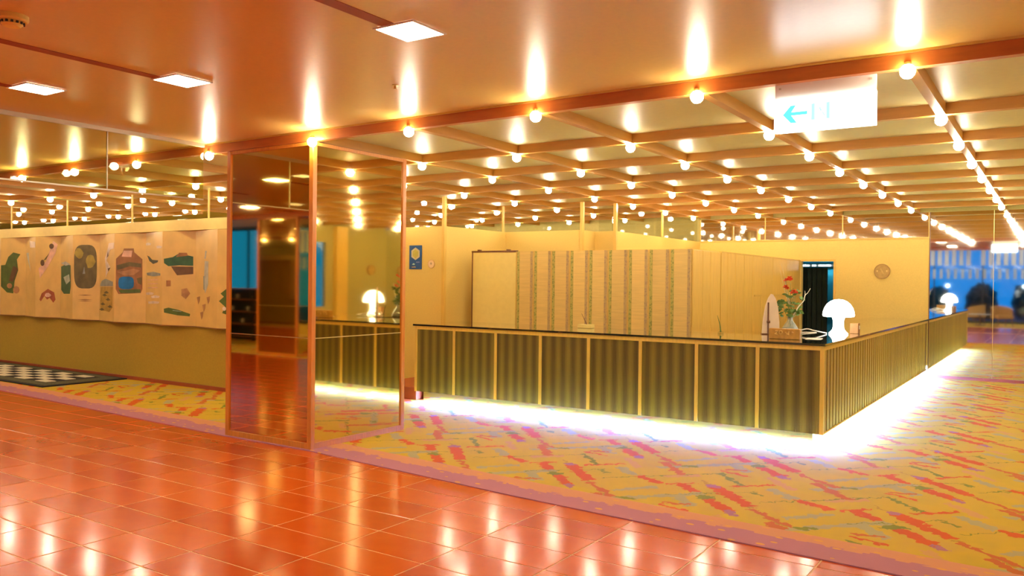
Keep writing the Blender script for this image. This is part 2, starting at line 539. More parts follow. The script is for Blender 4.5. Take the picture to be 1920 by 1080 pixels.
# ================================================================== ceilings
ceiling = structure('ceiling', MB().box(XW, XE, -3.3, YF - 0.03, ZC, ZC + 0.12), ceil_hall_m, 'smooth copper-coloured glossy ceiling of the hall')
ceil_l = structure('ceiling_lattice', MB().box(XW, XE, YF - 0.03, YM + 0.06, ZC, ZC + 0.12), ceil_lat_m, 'satin gold panel ceiling divided by a wooden beam lattice')
structure('ceiling_lounge', MB().box(XW, XE, YS, -3.18, 3.30, 3.42), ceil_s_m, 'higher plain ceiling over the window lounge')
structure('wall_step', MB().box(XW, XE, -3.3, -3.18, ZC + 0.12, 3.30), ceil_s_m, 'short upright step between the two ceiling heights')
BZ = 2.728
mb = MB().box(XW, XE, YF - 0.035, YF + 0.025, BZ - 0.012, ZC)
o = mb.build('front_beam', wood_beam, ceil_l); o['label'] = 'deep red-brown beam along the lattice edge'
P('beam_edge_strip', brass, ceil_l, (XW, XE, YF - 0.045, YF - 0.035, ZC - 0.014, ZC))
for j, y in enumerate(YJ[1:], 1):
    x0 = XI[NALL - 1] - 0.6 if j > 3 else XI[-1] - 0.6
    P('lattice_beam', wood_lat, ceil_l, (x0, XE, y - 0.03, y + 0.03, BZ, ZC))
for k, x in enumerate(XI):
    y1 = YM - 0.002 if k < NALL else 9.7
    ys = YF + 0.025
    P('lattice_beam', wood_lat, ceil_l, (x - 0.03, x + 0.03, ys, y1, BZ + 0.001, ZC))
P('lattice_beam', wood_lat, ceil_l, (XI[-1] - 0.6, XI[NALL - 1] - 0.6, 9.7, 9.75, BZ, ZC))
P('hall_beam', wood_beam, ceiling, (XW, XE, -0.88, -0.80, BZ - 0.012, ZC))
# globe bulbs at the lattice crossings
sock = MB().lathe([(0.0, 0.048), (0.020, 0.048), (0.022, 0.035), (0.016, 0.030), (0.016, 0.020), (0.0, 0.020)], seg=10).mesh('socket', brass, smooth=True)
bm = bmesh.new(); bmesh.ops.create_icosphere(bm, subdivisions=2, radius=0.042)
globe = MB().add_bm(bm).mesh('globe', bulb_m, smooth=True)
ORD = ['', 'first', 'second', 'third', 'fourth', 'fifth', 'sixth', 'seventh', 'eighth', 'ninth', 'tenth', 'eleventh', 'twelfth']
def bulb_label(k, j):
    row = 'front red-brown beam' if j == 0 else '%s cross-beam behind the front beam' % ORD[j]
    if k == 6:
        return 'globe bulb, %s, crossing in line with the mirrored column' % row
    side = 'counter-side' if k < 6 else 'screen-side'
    return 'globe bulb, %s, %s crossing %s of the mirrored column' % (row, ORD[abs(k - 6)], side)
for k, x in enumerate(XI):
    for j, y in enumerate(YJ):
        if k >= NALL and j > 3:
            continue
        bx, by = x, y
        if j == 0:
            by = YF - 0.028
        if k == 6 and j == 0:
            bx, by = -5.405, 4.97
        e = empty('ceiling_bulb', (bx, by, 2.70), bulb_label(k, j), 'bulb', 'globe bulbs on the ceiling lattice')
        inst('globe', globe, e, (0, 0, -0.004))
        inst('socket', sock, e, (0, 0, 0))

# square recessed lights and grooves in the hall ceiling
def square_light(x, y, s, label, group=None):
    e = empty('ceiling_light', (x, y, ZC), label, 'ceiling light', group)
    h = s / 2
    P('frame', white_m, e, (x - h - 0.012, x - h, y - h - 0.012, y + h + 0.012, ZC - 0.008, ZC - 0.001), (x + h, x + h + 0.012, y - h - 0.012, y + h + 0.012, ZC - 0.008, ZC - 0.001),
      (x - h, x + h, y - h - 0.012, y - h, ZC - 0.008, ZC - 0.001), (x - h, x + h, y + h, y + h + 0.012, ZC - 0.008, ZC - 0.001))
    P('diffuser', square_m, e, (x - h, x + h, y - h, y + h, ZC - 0.006, ZC - 0.001))
def groove(x, y0, y1, w=0.085):
    P('groove', groove_m, ceiling, (x - w / 2, x + w / 2, y0, y1, ZC - 0.003, ZC))
square_light(-2.84, 3.28, 0.25, 'square recessed ceiling light at the end of the groove nearest the sign')
square_light(-4.84, 3.31, 0.25, 'square recessed ceiling light whose groove passes beside the smoke detector')
square_light(-5.93, 2.92, 0.25, 'square recessed ceiling light closest to the hanging glass smoke screen')
groove(-2.87, 0.6, 3.14); groove(-4.91, 0.6, 3.17); groove(-6.02, -0.7, 2.78)
for x, y in ((-0.85, 0.3), (-2.84, 0.3), (-4.84, 0.3), (1.1, 0.3), (-8.57, 2.8), (-10.4, 2.8), (-12.23, 0.3), (-14.2, 0.3), (-9.5, 0.3), (-7.6, 0.3), (-16.2, 2.8), (-18.2, 2.8), (-14.2, 2.8)):  # further rows, filled out with added lights to brighten the hall
    square_light(x, y, 0.25, 'square recessed light in a hall row partly added for brightness', 'further square hall lights')
    groove(x - 0.04, y - 1.05, y - 0.14)
for i, x in enumerate((-13.55, -15.25, -16.93, -18.65, -20.37)):
    square_light(x, 10.2, 0.30, '%s flat ceiling light behind the painted screen wall, counted from the mirrored column' % ORD[i + 1], 'lights beyond the screen wall')
for i in range(9):  # fill lights added to brighten the lounge and the window slats
    for y in (-4.6, -7.8):
        x = 1.0 - 2.6 * i
        e = empty('lounge_fill_light', (x, y, 3.30), 'flat square fill light added to brighten the lounge', 'ceiling light', 'added lounge fill lights')
        P('frame', white_m, e, (x - 0.20, x + 0.20, y - 0.20, y + 0.20, 3.285, 3.299))
        P('diffuser', square_m, e, (x - 0.17, x + 0.17, y - 0.17, y + 0.17, 3.278, 3.285))
# smoke detector, sprinkler
e = empty('smoke_detector', (-4.39, 2.04, ZC), 'round cream smoke detector on the copper ceiling', 'smoke detector')
MB().lathe([(0, 0), (0.075, 0), (0.075, -0.022), (0.068, -0.030), (0, -0.030)], (-4.39, 2.04, ZC), 28).build('base', cream_m, e)
MB().lathe([(0.0, -0.030), (0.052, -0.030), (0.050, -0.046), (0.036, -0.056), (0, -0.056)], (-4.39, 2.04, ZC), 28).build('sensor_cap', cream_m, e)
mb = MB()
for i in range(14):
    a = 2 * math.pi * i / 14
    x, y = -4.39 + 0.052 * math.cos(a), 2.04 + 0.052 * math.sin(a)
    mb.box(x - 0.005, x + 0.005, y - 0.005, y + 0.005, ZC - 0.044, ZC - 0.033)
mb.build('vent_slots', black_m, e)
e = empty('sprinkler_head', (-3.71, 4.14, ZC), 'tiny metal sprinkler head between two square lights and the beam', 'sprinkler')
MB().lathe([(0, 0), (0.022, 0), (0.022, -0.004), (0.008, -0.006), (0.008, -0.025), (0, -0.025)], (-3.71, 4.14, ZC), 14).build('body', brass, e)
MB().lathe([(0, -0.026), (0.014, -0.026), (0.014, -0.028), (0, -0.028)], (-3.71, 4.14, ZC), 14).build('deflector', brass, e)

# hanging glass smoke screen
XS = -6.93
e = empty('smoke_screen', (XS, 2.0, 2.262), 'hanging glass smoke screen under the copper ceiling', 'glass screen')
ys = [4.98, 4.01, 2.15, 0.3, -0.80]
for a, b_ in zip(ys[1:], ys[:-1]):
    P('pane', glass_smoke, e, (XS - 0.004, XS + 0.004, a + 0.004, b_ - 0.004, 2.275, ZC - 0.03))
P('top_rail', grey_frame, e, (XS - 0.02, XS + 0.02, -0.80, 4.98, ZC - 0.035, ZC))
P('bottom_edge', grey_frame, e, (XS - 0.007, XS + 0.007, -0.80, 4.98, 2.262, 2.275))
for y in ys[1:-1]:
    P('joint', grey_frame, e, (XS - 0.006, XS + 0.006, y - 0.004, y + 0.004, 2.275, ZC - 0.035))

# ================================================================== walls
structure('wall_west', MB().box(XW - 0.1, XW, YS, YM, 0, 3.42), wall_ol, 'far olive end wall of the hall')
structure('wall_east', MB().box(XE, XE + 0.1, YS, 12.35, 0, 3.42).box(XE, XE + 0.1, 13.05, YM, 0, 3.42).box(XE, XE + 0.1, 12.35, 13.05, 0, 0.9).box(XE, XE + 0.1, 12.35, 13.05, 2.35, 3.42), wall_ol, 'olive cloth wall on the side of the hall')
structure('window_2', MB().box(XE + 0.04, XE + 0.05, 12.35, 13.05, 0.9, 2.35), glass_win, 'narrow window in the olive side wall')
structure('trim_2', MB().box(XE - 0.12, XE, 13.28, 13.62, 0.006, 2.72), wood_pale, 'pale wooden pilaster on the olive side wall')
WL0, WL1 = XW, -8.6
wl = structure('wall_left', MB().box(WL0, WL1, 6.95, 7.05, 0, 2.155), wall_left_m, 'long olive gold wall carrying the painted screen')
structure('trim_1', MB().box(WL0, WL1, 6.86, 7.06, 2.155, WTOP), cream_m, 'pale valance ledge over the painted screen')
structure('baseboard_left', MB().box(WL0, WL1, 6.93, 6.95, 0.006, 0.055), red_trim, 'thin red-brown baseboard under the olive gold wall')
def partwall(name, x0, x1, y0, y1, label):
    return structure(name, MB().box(x0, x1, y0, y1, 0, WTOP), wall_y, label)
partwall('wall_return', -8.6, -8.5, 7.05, 9.5, 'yellow wall returning behind the mirrored column')
partwall('wall_sign', -8.5, -7.45, 9.4, 9.5, 'yellow wall carrying the blue poster')
partwall('wall_office', -7.55, -7.45, 9.5, 11.0, 'yellow side wall of the reception office')
partwall('wall_rear', -7.55, -6.05, 11.0, 11.1, 'yellow rear wall above the striped cabinet')
partwall('wall_jog', -6.15, -6.05, 11.1, 11.42, 'narrow yellow return above the striped cabinet')
partwall('wall_niche', -6.15, -5.7, 11.42, 11.52, 'narrow yellow wall between two posts')
partwall('wall_inner', -5.8, -5.7, 11.52, YM, 'yellow side wall running back to the plaque wall')
# rear wall with a doorway
D0, D1, DH = -3.81, -3.26, 1.925
wn = structure('wall_north', MB().box(-5.7, D0, YM, YM + 0.12, 0, WTOP).box(D1, -1.76, YM, YM + 0.12, 0, WTOP).box(D0, D1, YM, YM + 0.12, DH, WTOP), wall_y, 'yellow rear wall with round plaque and doorway')
structure('wall_north_far', MB().box(XW, -5.7, YM, YM + 0.12, 0, 3.0), wall_ol, 'olive rear wall behind the office')
structure('wall_north_cap', MB().box(-5.7, XE, YM + 0.02, YM + 0.12, WTOP, 3.0), wall_ol, 'wall strip behind the mirrored clerestory')
P('door_trim', wood_pale, wn, (D1, D1 + 0.035, YM - 0.012, YM + 0.0, 0, DH + 0.035), (D0, D1, YM - 0.012, YM, DH, DH + 0.035))
structure('wall_cap_trim', MB().box(-5.7, -1.76, YM - 0.02, YM + 0.02, WTOP - 0.012, WTOP + 0.012), wood_pale, 'thin wooden capping on the rear wall')
structure('baseboard_north', MB().box(D1 + 0.04, -2.7, YM - 0.02, YM, 0.006, 0.06), red_trim, 'short baseboard on the rear wall behind the counter')
# room behind the doorway
structure('wall_backroom', MB().box(-4.6, -2.6, YM + 1.5, YM + 1.6, 0, 2.6).box(-4.7, -4.6, YM + 0.12, YM + 1.6, 0, 2.6).box(-2.6, -2.5, YM + 0.12, YM + 1.6, 0, 2.6)
          .box(-4.7, -2.5, YM + 0.12, YM + 1.6, 2.6, 2.7).box(-4.7, -2.5, YM + 0.12, YM + 1.6, -0.1, 0.0),
          mat('teal_wall', (0.02, 0.36, 0.50), 0.6, var=0.05, scale=8), 'teal room behind the doorway')
e = empty('back_room_light', (-3.5, YM + 1.4, 1.86), 'white tube light in the teal room behind the doorway', 'tube light')
for (xa, xb) in ((-4.42, -4.02), (-3.96, -3.90), (-3.84, -3.62), (-3.56, -3.40)):
    MB().tube([(xa, YM + 1.40, 1.885), (xb, YM + 1.40, 1.885)], 0.013, 8).build('tube', emat('back_tube', (0.65, 0.92, 1.0), 26.0), e)
P('casing', black_m, e, (-4.45, -2.85, YM + 1.425, YM + 1.498, 1.86, 1.91))
cur_m = mat('dark_curtain', (0.012, 0.022, 0.012), 0.8, var=0.2, scale=14, stretch=(4, 4, 0.3))
for (x0, x1, lab) in ((-4.40, -3.83, 'dark curtain hanging in the doorway beside the boarded wall'), (-3.88, -3.47, 'dark curtain hanging in the doorway beside the teal gap')):
    mb = MB(); n_ = 14
    yc = YM + (0.42 if x0 < -4 else 0.52)
    pts = [(x0 + (x1 - x0) * i / n_, yc + 0.03 * math.sin(i * 2.1)) for i in range(n_ + 1)]
    lp = [(x, y, 0.02) for x, y in pts] + [(x, y + 0.012, 0.02) for x, y in pts[::-1]]
    mb.slab(lp, (0, 0, 1), 1.80)
    tag(mb.build('curtain', cur_m), lab, 'curtain')

# posts standing on / at the partial walls up to the ceiling, and clerestory glass between them
def post(x, y, z0=0.0, s=0.05, label='slim wooden post rising from a yellow wall to the ceiling'):
    return structure('trim_post', MB().box(x - s / 2, x + s / 2, y - s / 2, y + s / 2, z0, BZ), wood_pale, label)
post(-7.43, 9.38); post(-6.03, 10.98); post(-5.68, 11.40); post(-5.68, 13.2, WTOP, 0.03); post(-7.5, 11.0, WTOP, 0.03)
for x in (-9.6, -11.4, -13.2, -15.0, -16.8): post(x, 6.99, WTOP, 0.02, 'thin mullion on the valance over the painted screen')
def clerestory(name, lab, x0, x1, y0, y1):
    return structure(name, MB().box(x0, x1, y0, y1, WTOP, BZ - 0.012), glass_clear, lab)
win_n = 10
for (lab, *bx) in (('clear glass over the poster wall', -8.5, -7.46, 9.445, 9.455), ('clear glass over the office side wall', -7.505, -7.495, 9.42, 10.99),
                   ('clear glass over the rear office wall', -7.48, -6.06, 11.045, 11.055), ('clear glass over the inner side wall', -5.755, -5.745, 11.44, YM - 0.03),
                   ('clear glass over the niche wall', -6.0, -5.71, 11.465, 11.475)):
    clerestory('window_%d' % win_n, lab, *bx); win_n += 1
xs = [-8.62, -9.6, -11.4, -13.2, -15.0, -16.8]
for a, b_ in zip(xs[:-1], xs[1:]):
    clerestory('window_%d' % win_n, 'clear glass on the valance over the painted screen', b_ + 0.012, a - 0.012, 6.985, 6.993); win_n += 1

# mirrored wall and mirrored clerestory
mw = empty('mirror_wall', (0.5, YM, 0.0), 'tall mirror wall at the end of the long counter', 'mirror')
xs = [-1.755, -0.846, 0.066, 0.978, 1.89, XE]
for a, b_ in zip(xs[:-1], xs[1:]):
    P('mirror_panel', mir_clear, mw, (a + 0.002, b_ - 0.002, YM - 0.006, YM + 0.02, 0.05, BZ - 0.005))
for x in xs[1:-1]:
    P('joint', brass, mw, (x - 0.003, x + 0.003, YM - 0.008, YM + 0.01, 0.05, BZ - 0.005))
P('base_rail', red_trim, mw, (xs[0], XE, YM - 0.03, YM + 0.02, 0.006, 0.05))
P('side_rail', wood_dk, mw, (xs[0] - 0.008, xs[0] + 0.004, YM - 0.02, YM + 0.02, 0.006, BZ - 0.005))
mc = empty('clerestory_mirror', (-3.7, YM, WTOP), 'low strip of mirrors on top of the plaque wall', 'mirror')
xs = [-1.77, -3.12, -4.46, -5.69]
for a, b_ in zip(xs[:-1], xs[1:]):
    P('mirror_panel', mir_clear, mc, (b_ + 0.008, a - 0.008, YM - 0.004, YM + 0.019, WTOP + 0.013, BZ - 0.005))
for x in xs:
    P('mullion', wood_pale, mc, (x - 0.008, x + 0.008, YM - 0.012, YM + 0.019, WTOP + 0.013, BZ - 0.005))

# ================================================================== mirrored columns
def mirror_column(x0, x1, y0, y1, label):
    e = empty('mirror_column', ((x0 + x1) / 2, (y0 + y1) / 2, 0), label, 'column', kind='thing')
    z1 = BZ - 0.014
    p = 0.05
    for (a, c) in ((x0, y0), (x1 - p, y0), (x0, y1 - p), (x1 - p, y1 - p)):
        MB().cbox(a, a + p, c, c + p, 0.0, z1, 0.003).build('corner_post', wood_or, e)
    i_ = 0.014
    zs = ((0.055, 0.978), (0.986, z1 - 0.03))
    for (za, zb) in zs:
        P('mirror_panel', mir_bronze, e, (x0 + p, x1 - p, y0 + i_, y0 + i_ + 0.008, za, zb))
        P('mirror_panel', mir_bronze, e, (x0 + p, x1 - p, y1 - i_ - 0.008, y1 - i_, za, zb))
        P('mirror_panel', mir_bronze, e, (x0 + i_, x0 + i_ + 0.008, y0 + p, y1 - p, za, zb))
        P('mirror_panel', mir_bronze, e, (x1 - i_ - 0.008, x1 - i_, y0 + p, y1 - p, za, zb))
    for (za, zb, m, nm) in ((0.0, 0.055, wood_or, 'bottom_rail'), (0.978, 0.986, brass, 'joint_strip'), (z1 - 0.03, z1, wood_or, 'top_rail')):
        d = 0.002 if nm != 'joint_strip' else 0.012
        P(nm, m, e, (x0 + p, x1 - p, y0 + d, y0 + 0.03, za, zb)); P(nm, m, e, (x0 + p, x1 - p, y1 - 0.03, y1 - d, za, zb))
        P(nm, m, e, (x0 + d, x0 + 0.03, y0 + p, y1 - p, za, zb)); P(nm, m, e, (x1 - 0.03, x1 - d, y0 + p, y1 - p, za, zb))
    P('core', wood_dk, e, (x0 + 0.03, x1 - 0.03, y0 + 0.03, y1 - 0.03, 0.0, z1))
    return e
mirror_column(-6.62, -5.445, 5.02, 6.26, 'square bronze mirrored column framed in orange wood beside the reception counter')
mirror_column(-13.40, -12.22, -2.05, -0.82, 'square bronze mirrored column standing across the hall by the lounge carpet')

# ================================================================== painted folding screen on the left wall
SC_F = [(67, -13.838), (137, -12.706), (215, -11.564), (305, -10.38), (408, -9.173)]
SC_B = [(47, -14.39), (113, -13.274), (186, -12.151), (273, -10.944), (366, -9.789)]
vs_ = []
for i in range(6, 0, -1):
    vs_ += [(-14.39 - 1.15 * i, 6.925), (-13.838 - 1.15 * i, 6.815)]
for b_, f_ in zip(SC_B, SC_F):
    vs_ += [(b_[1], 6.925), (f_[1], 6.815)]
vs_ += [(-8.66, 6.925)]
scr = empty('painted_screen', (-12.0, 6.88, 0.85), 'long zigzag painted folding screen hung on the olive gold wall', 'screen')
scr_m = mat('screen_gold_paper', (0.82, 0.57, 0.15), 0.42, coat=0.25, coat_r=0.15, var=0.07, scale=5, objvar=0.04)
scr_edge = mat('screen_edge', (0.28, 0.12, 0.03), 0.5, var=0.05, scale=9)
ZS0, ZS1 = 0.85, 2.15
panels = []
for (a, b_) in zip(vs_[:-1], vs_[1:]):
    d = (Vector((b_[0], b_[1], 0)) - Vector((a[0], a[1], 0))).normalized()
    nn = Vector((d.y, -d.x, 0))              # towards the hall
    A = Vector((a[0], a[1], ZS0)); B = Vector((b_[0], b_[1], ZS0))
    mb = MB(); mb.slab([A, B, B + Vector((0, 0, ZS1 - ZS0)), A + Vector((0, 0, ZS1 - ZS0))], -nn, 0.018)
    pn = mb.build('screen_panel', scr_m, scr)
    mb = MB(); mb.slab([A - nn * 0.0, B, B - Vector((0, 0, 0.012)), A - Vector((0, 0, 0.012))], -nn, 0.018)
    mb.build('edge_strip', scr_edge, pn)
    panels.append((A, B, nn, pn))
paint = {}
def pm(name, c):
    if name not in paint:
        paint[name] = mat('paint_' + name, c, 0.5, var=0.22, scale=9, coat=0.15, coat_r=0.2)
    return paint[name]
COL = dict(green=(0.10, 0.16, 0.02), dgreen=(0.04, 0.13, 0.04), olive=(0.16, 0.13, 0.03), brown=(0.36, 0.17, 0.045), dbrown=(0.15, 0.08, 0.02),
           blue=(0.008, 0.19, 0.50), pale=(0.50, 0.52, 0.40), pink=(0.82, 0.52, 0.33), white=(0.82, 0.70, 0.52), red=(0.42, 0.11, 0.03), yellow=(0.42, 0.34, 0.04),
           ochre=(0.52, 0.34, 0.05), grey=(0.30, 0.34, 0.25), dark=(0.05, 0.06, 0.02), mint=(0.45, 0.55, 0.38), tan=(0.50, 0.27, 0.09))
def pts6(s, x0=0.0, y0=420.0, k=6.0):
    return [(x0 + px / k, y0 + py / k) for px, py in s]
def motif(px, c, lift=0.0):
    cx = sum(p[0] for p in px) / len(px)
    best = None
    for (A, B, nn, pn) in panels:
        xa, xb = to_px(A)[0], to_px(B)[0]
        if xa <= cx <= xb:
            best = (A, B, nn, pn)
    if best is None:
        return
    A, B, nn, pn = best
    lp = []
    for (x, y) in px:
        d = ray(x, y); o_ = Vector((0, 0, CAM_H))
        t = (A - o_).dot(nn) / d.dot(nn)
        q = o_ + d * t
        s = (q - A).dot((B - A).normalized())
        w = (B - A).length
        s = min(max(s, 0.004), w - 0.004)
        q = A + (B - A).normalized() * s + Vector((0, 0, min(max(q.z, ZS0 + 0.005), ZS1 - 0.005) - ZS0))
        lp.append(q + nn * (0.0005 + lift))
    MB().slab(lp, nn, 0.0015).build('painted_shape', pm(c, COL[c]), pn)
def ell(cx, cy, rx, ry, n_=14, pw=1.0, j=0.0):
    out = []
    for i in range(n_):
        a = 2 * math.pi * i / n_
        c, s = math.cos(a), math.sin(a)
        k = 1 + rnd.uniform(-j, j)
        out.append((cx + rx * k * math.copysign(abs(c) ** pw, c), cy + ry * k * math.copysign(abs(s) ** pw, s)))
    return out
G = lambda s: pts6(s)
H = lambda s: pts6(s, 210.0, 420.0, 4.909)
motif(G([(0, 465), (60, 460), (95, 370), (150, 320), (230, 340), (190, 400), (205, 520), (165, 640), (150, 780), (80, 770), (40, 730), (0, 700)]), 'green')
motif(G([(150, 470), (205, 500), (150, 650), (100, 640)]), 'dbrown', 0.002)
motif(ell(*pts6([(110, 695)])[0], 5, 5, 9), 'tan', 0.003)
motif(ell(*pts6([(185, 740)])[0], 6, 7, 9), 'tan', 0.003)
motif(G([(300, 330), (325, 320), (330, 420), (345, 530), (318, 420)]), 'pale')
motif(G([(335, 190), (395, 200), (395, 265), (340, 265)]), 'white')
motif(G([(600, 190), (650, 230), (625, 330), (540, 480), (450, 610), (435, 500), (520, 420), (560, 300)]), 'pink')
motif(ell(*pts6([(582, 250)])[0], 4.5, 5, 9), 'dbrown', 0.003)
motif(ell(*pts6([(480, 437)])[0], 3.8, 6, 9), 'dbrown', 0.003)
motif(G([(555, 330), (575, 290), (520, 400), (490, 410)]), 'olive', 0.002)
motif(G([(445, 850), (470, 780), (540, 730), (610, 770), (625, 850), (600, 885), (560, 830), (530, 850), (500, 810), (460, 870)]), 'red')
motif(ell(*pts6([(540, 800)])[0], 6, 4, 9, 1, 0.2), 'pink', 0.002)
motif(G([(690, 480), (740, 455), (795, 465), (797, 700), (785, 785), (720, 785), (690, 740)]), 'dgreen')
motif(G([(715, 600), (780, 565), (790, 640), (750, 680)]), 'mint', 0.002)
motif(G([(690, 440), (740, 420), (795, 455), (740, 470)]), 'pale', 0.002)
motif(ell(*pts6([(962, 480)])[0], 21.5, 41, 26, 0.55), 'olive')
motif(ell(*pts6([(890, 325)])[0], 8, 10, 12, 1, 0.15), 'yellow', 0.002)
motif(ell(*pts6([(1020, 425)])[0], 9, 12, 12, 1, 0.15), 'yellow', 0.002)
motif(G([(930, 560), (950, 480), (960, 560)]), 'grey', 0.002)
for yy in (800, 850, 865):
    motif(G([(875, yy), (960, yy - 5), (1040, yy), (960, yy + 6)]), 'brown')
motif(G([(1225, 215), (1285, 210), (1280, 275), (1240, 290), (1220, 360), (1200, 410), (1240, 480), (1190, 600), (1195, 500), (1180, 390), (1210, 290)]), 'white')
motif(G([(1210, 340), (1218, 310), (1222, 360), (1205, 380)]), 'dbrown', 0.002)
motif(G([(1215, 500), (1245, 490), (1220, 535)]), 'dbrown', 0.002)
motif(G([(1130, 680), (1145, 640), (1190, 615), (1270, 650), (1270, 700), (1130, 700)]), 'grey')
motif(G([(1130, 705), (1270, 705), (1265, 940), (1230, 990), (1130, 960)]), 'ochre')
for (xx, yy) in ((1180, 800), (1220, 850), (1160, 900), (1240, 930), (1150, 960), (1200, 770)):
    motif(G([(xx - 30, yy), (xx, yy - 18), (xx + 28, yy + 6), (xx - 5, yy + 14)]), 'olive', 0.002)
motif(H([(38, 320), (100, 260), (110, 225), (200, 225), (205, 260), (280, 325), (280, 600), (265, 635), (60, 645), (35, 600)]), 'brown')
motif(H([(90, 300), (110, 245), (190, 245), (180, 305)]), 'pink', 0.002)
motif(H([(45, 380), (160, 350), (270, 365), (270, 400), (160, 390), (50, 425)]), 'olive', 0.002)
motif(H([(45, 440), (130, 430), (200, 410), (260, 430), (200, 470), (120, 475)]), 'tan', 0.002)
motif(H([(230, 500), (275, 490), (272, 560), (240, 545)]), 'olive', 0.002)
motif(H([(60, 605), (265, 600), (262, 632), (80, 636)]), 'green', 0.002)
motif(ell(*pts6([(132, 542)], 210.0, 420.0, 4.909)[0], 14.5, 11.8, 18, 0.6), 'blue', 0.003)
motif(H([(325, 290), (345, 300), (370, 330), (425, 335), (420, 352), (380, 368), (345, 340)]), 'dark')
motif(H([(320, 450), (380, 440), (445, 455), (445, 475), (380, 482), (325, 472)]), 'grey')
for (xx, yy, w) in ((335, 185, 26), (435, 212, 26), (400, 670, 40), (385, 722, 52), (350, 640, 36)):
    motif(H([(xx - w, yy - 8), (xx, yy - 14), (xx + w, yy - 6), (xx + w - 8, yy + 10), (xx - w + 5, yy + 12)]), 'white')
for yy in (512, 548, 585):
    motif(H([(330, yy), (420, yy - 3), (420, yy + 4), (330, yy + 6)]), 'pink')
motif(H([(478, 320), (560, 305), (620, 270), (680, 285), (748, 300), (748, 385), (620, 380), (520, 388), (480, 360)]), 'dgreen')
motif(H([(545, 390), (748, 393), (748, 460), (600, 472), (570, 430)]), 'dbrown')
motif(H([(590, 305), (620, 265), (690, 265), (700, 292)]), 'brown', 0.002)
motif(H([(500, 520), (540, 520), (540, 572), (500, 575)]), 'brown')
motif(H([(478, 780), (520, 770), (610, 790), (720, 828), (715, 850), (600, 840), (480, 815)]), 'green')
motif(H([(560, 793), (640, 803), (640, 808), (560, 798)]), 'mint', 0.002)
motif(H([(640, 600), (690, 590), (720, 640), (680, 690), (640, 660)]), 'tan')
motif(H([(860, 245), (872, 250), (862, 320), (852, 320)]), 'pale')
motif(H([(855, 340), (888, 345), (885, 560), (858, 640), (845, 560)]), 'pale')
motif(H([(843, 480), (853, 480), (853, 610), (843, 600)]), 'grey', 0.002)
for (xx, yy) in ((800, 690), (890, 690), (850, 760), (830, 830)):
    motif(H([(xx - 18, yy - 15), (xx + 12, yy - 25), (xx + 8, yy + 20), (xx - 5, yy + 50)]), 'tan')
motif(H([(985, 710), (1030, 670), (1000, 640), (1050, 600), (1120, 560), (1150, 700), (1100, 850), (1015, 820), (1040, 760)]), 'green')
motif(ell(*pts6([(1035, 780)], 210.0, 420.0, 4.909)[0], 3.5, 4, 9), 'white', 0.003)

# ================================================================== checker rug beside the wall
rug = empty('entrance_rug', (-13.4, 6.37, 0.006), 'black bordered rug with stepped white blocks along the olive wall', 'rug')
RX0, RX1, RY0, RY1 = -16.2, -11.38, 5.70, 6.92
rug_bk = mat('rug_black', (0.012, 0.011, 0.009), 0.95, var=0.2, scale=40, bump=0.3)
rug_gr = mat('rug_dark_green', (0.085, 0.085, 0.035), 0.95, var=0.25, scale=40, bump=0.3)
rug_wh = mat('rug_white', (0.70, 0.66, 0.45), 0.95, var=0.08, scale=60, bump=0.3)
MB().cbox(RX0, RX1, RY0, RY1, 0.006, 0.022, 0.005).build('rug_base', rug_bk, rug)
P('inner_band', rug_gr, rug, (RX0 + 0.06, RX1 - 0.06, RY0 + 0.06, RY0 + 0.24, 0.022, 0.026), (RX0 + 0.06, RX1 - 0.06, RY1 - 0.20, RY1 - 0.06, 0.022, 0.026),
  (RX1 - 0.34, RX1 - 0.06, RY0 + 0.24, RY1 - 0.20, 0.022, 0.026))
bw, bh = 0.30, 0.155
for jr in range(5):
    for ir in range(7):
        x1 = RX1 - 0.40 - ir * (bw * 2.0) - (jr % 2) * bw - 0.03 * jr
        y0 = RY0 + 0.25 + jr * bh
        if x1 - bw < RX0 + 0.1:
            continue
        MB().cbox(x1 - bw, x1, y0, y0 + bh * 0.97, 0.022, 0.029, 0.003).build('white_block', rug_wh, rug)

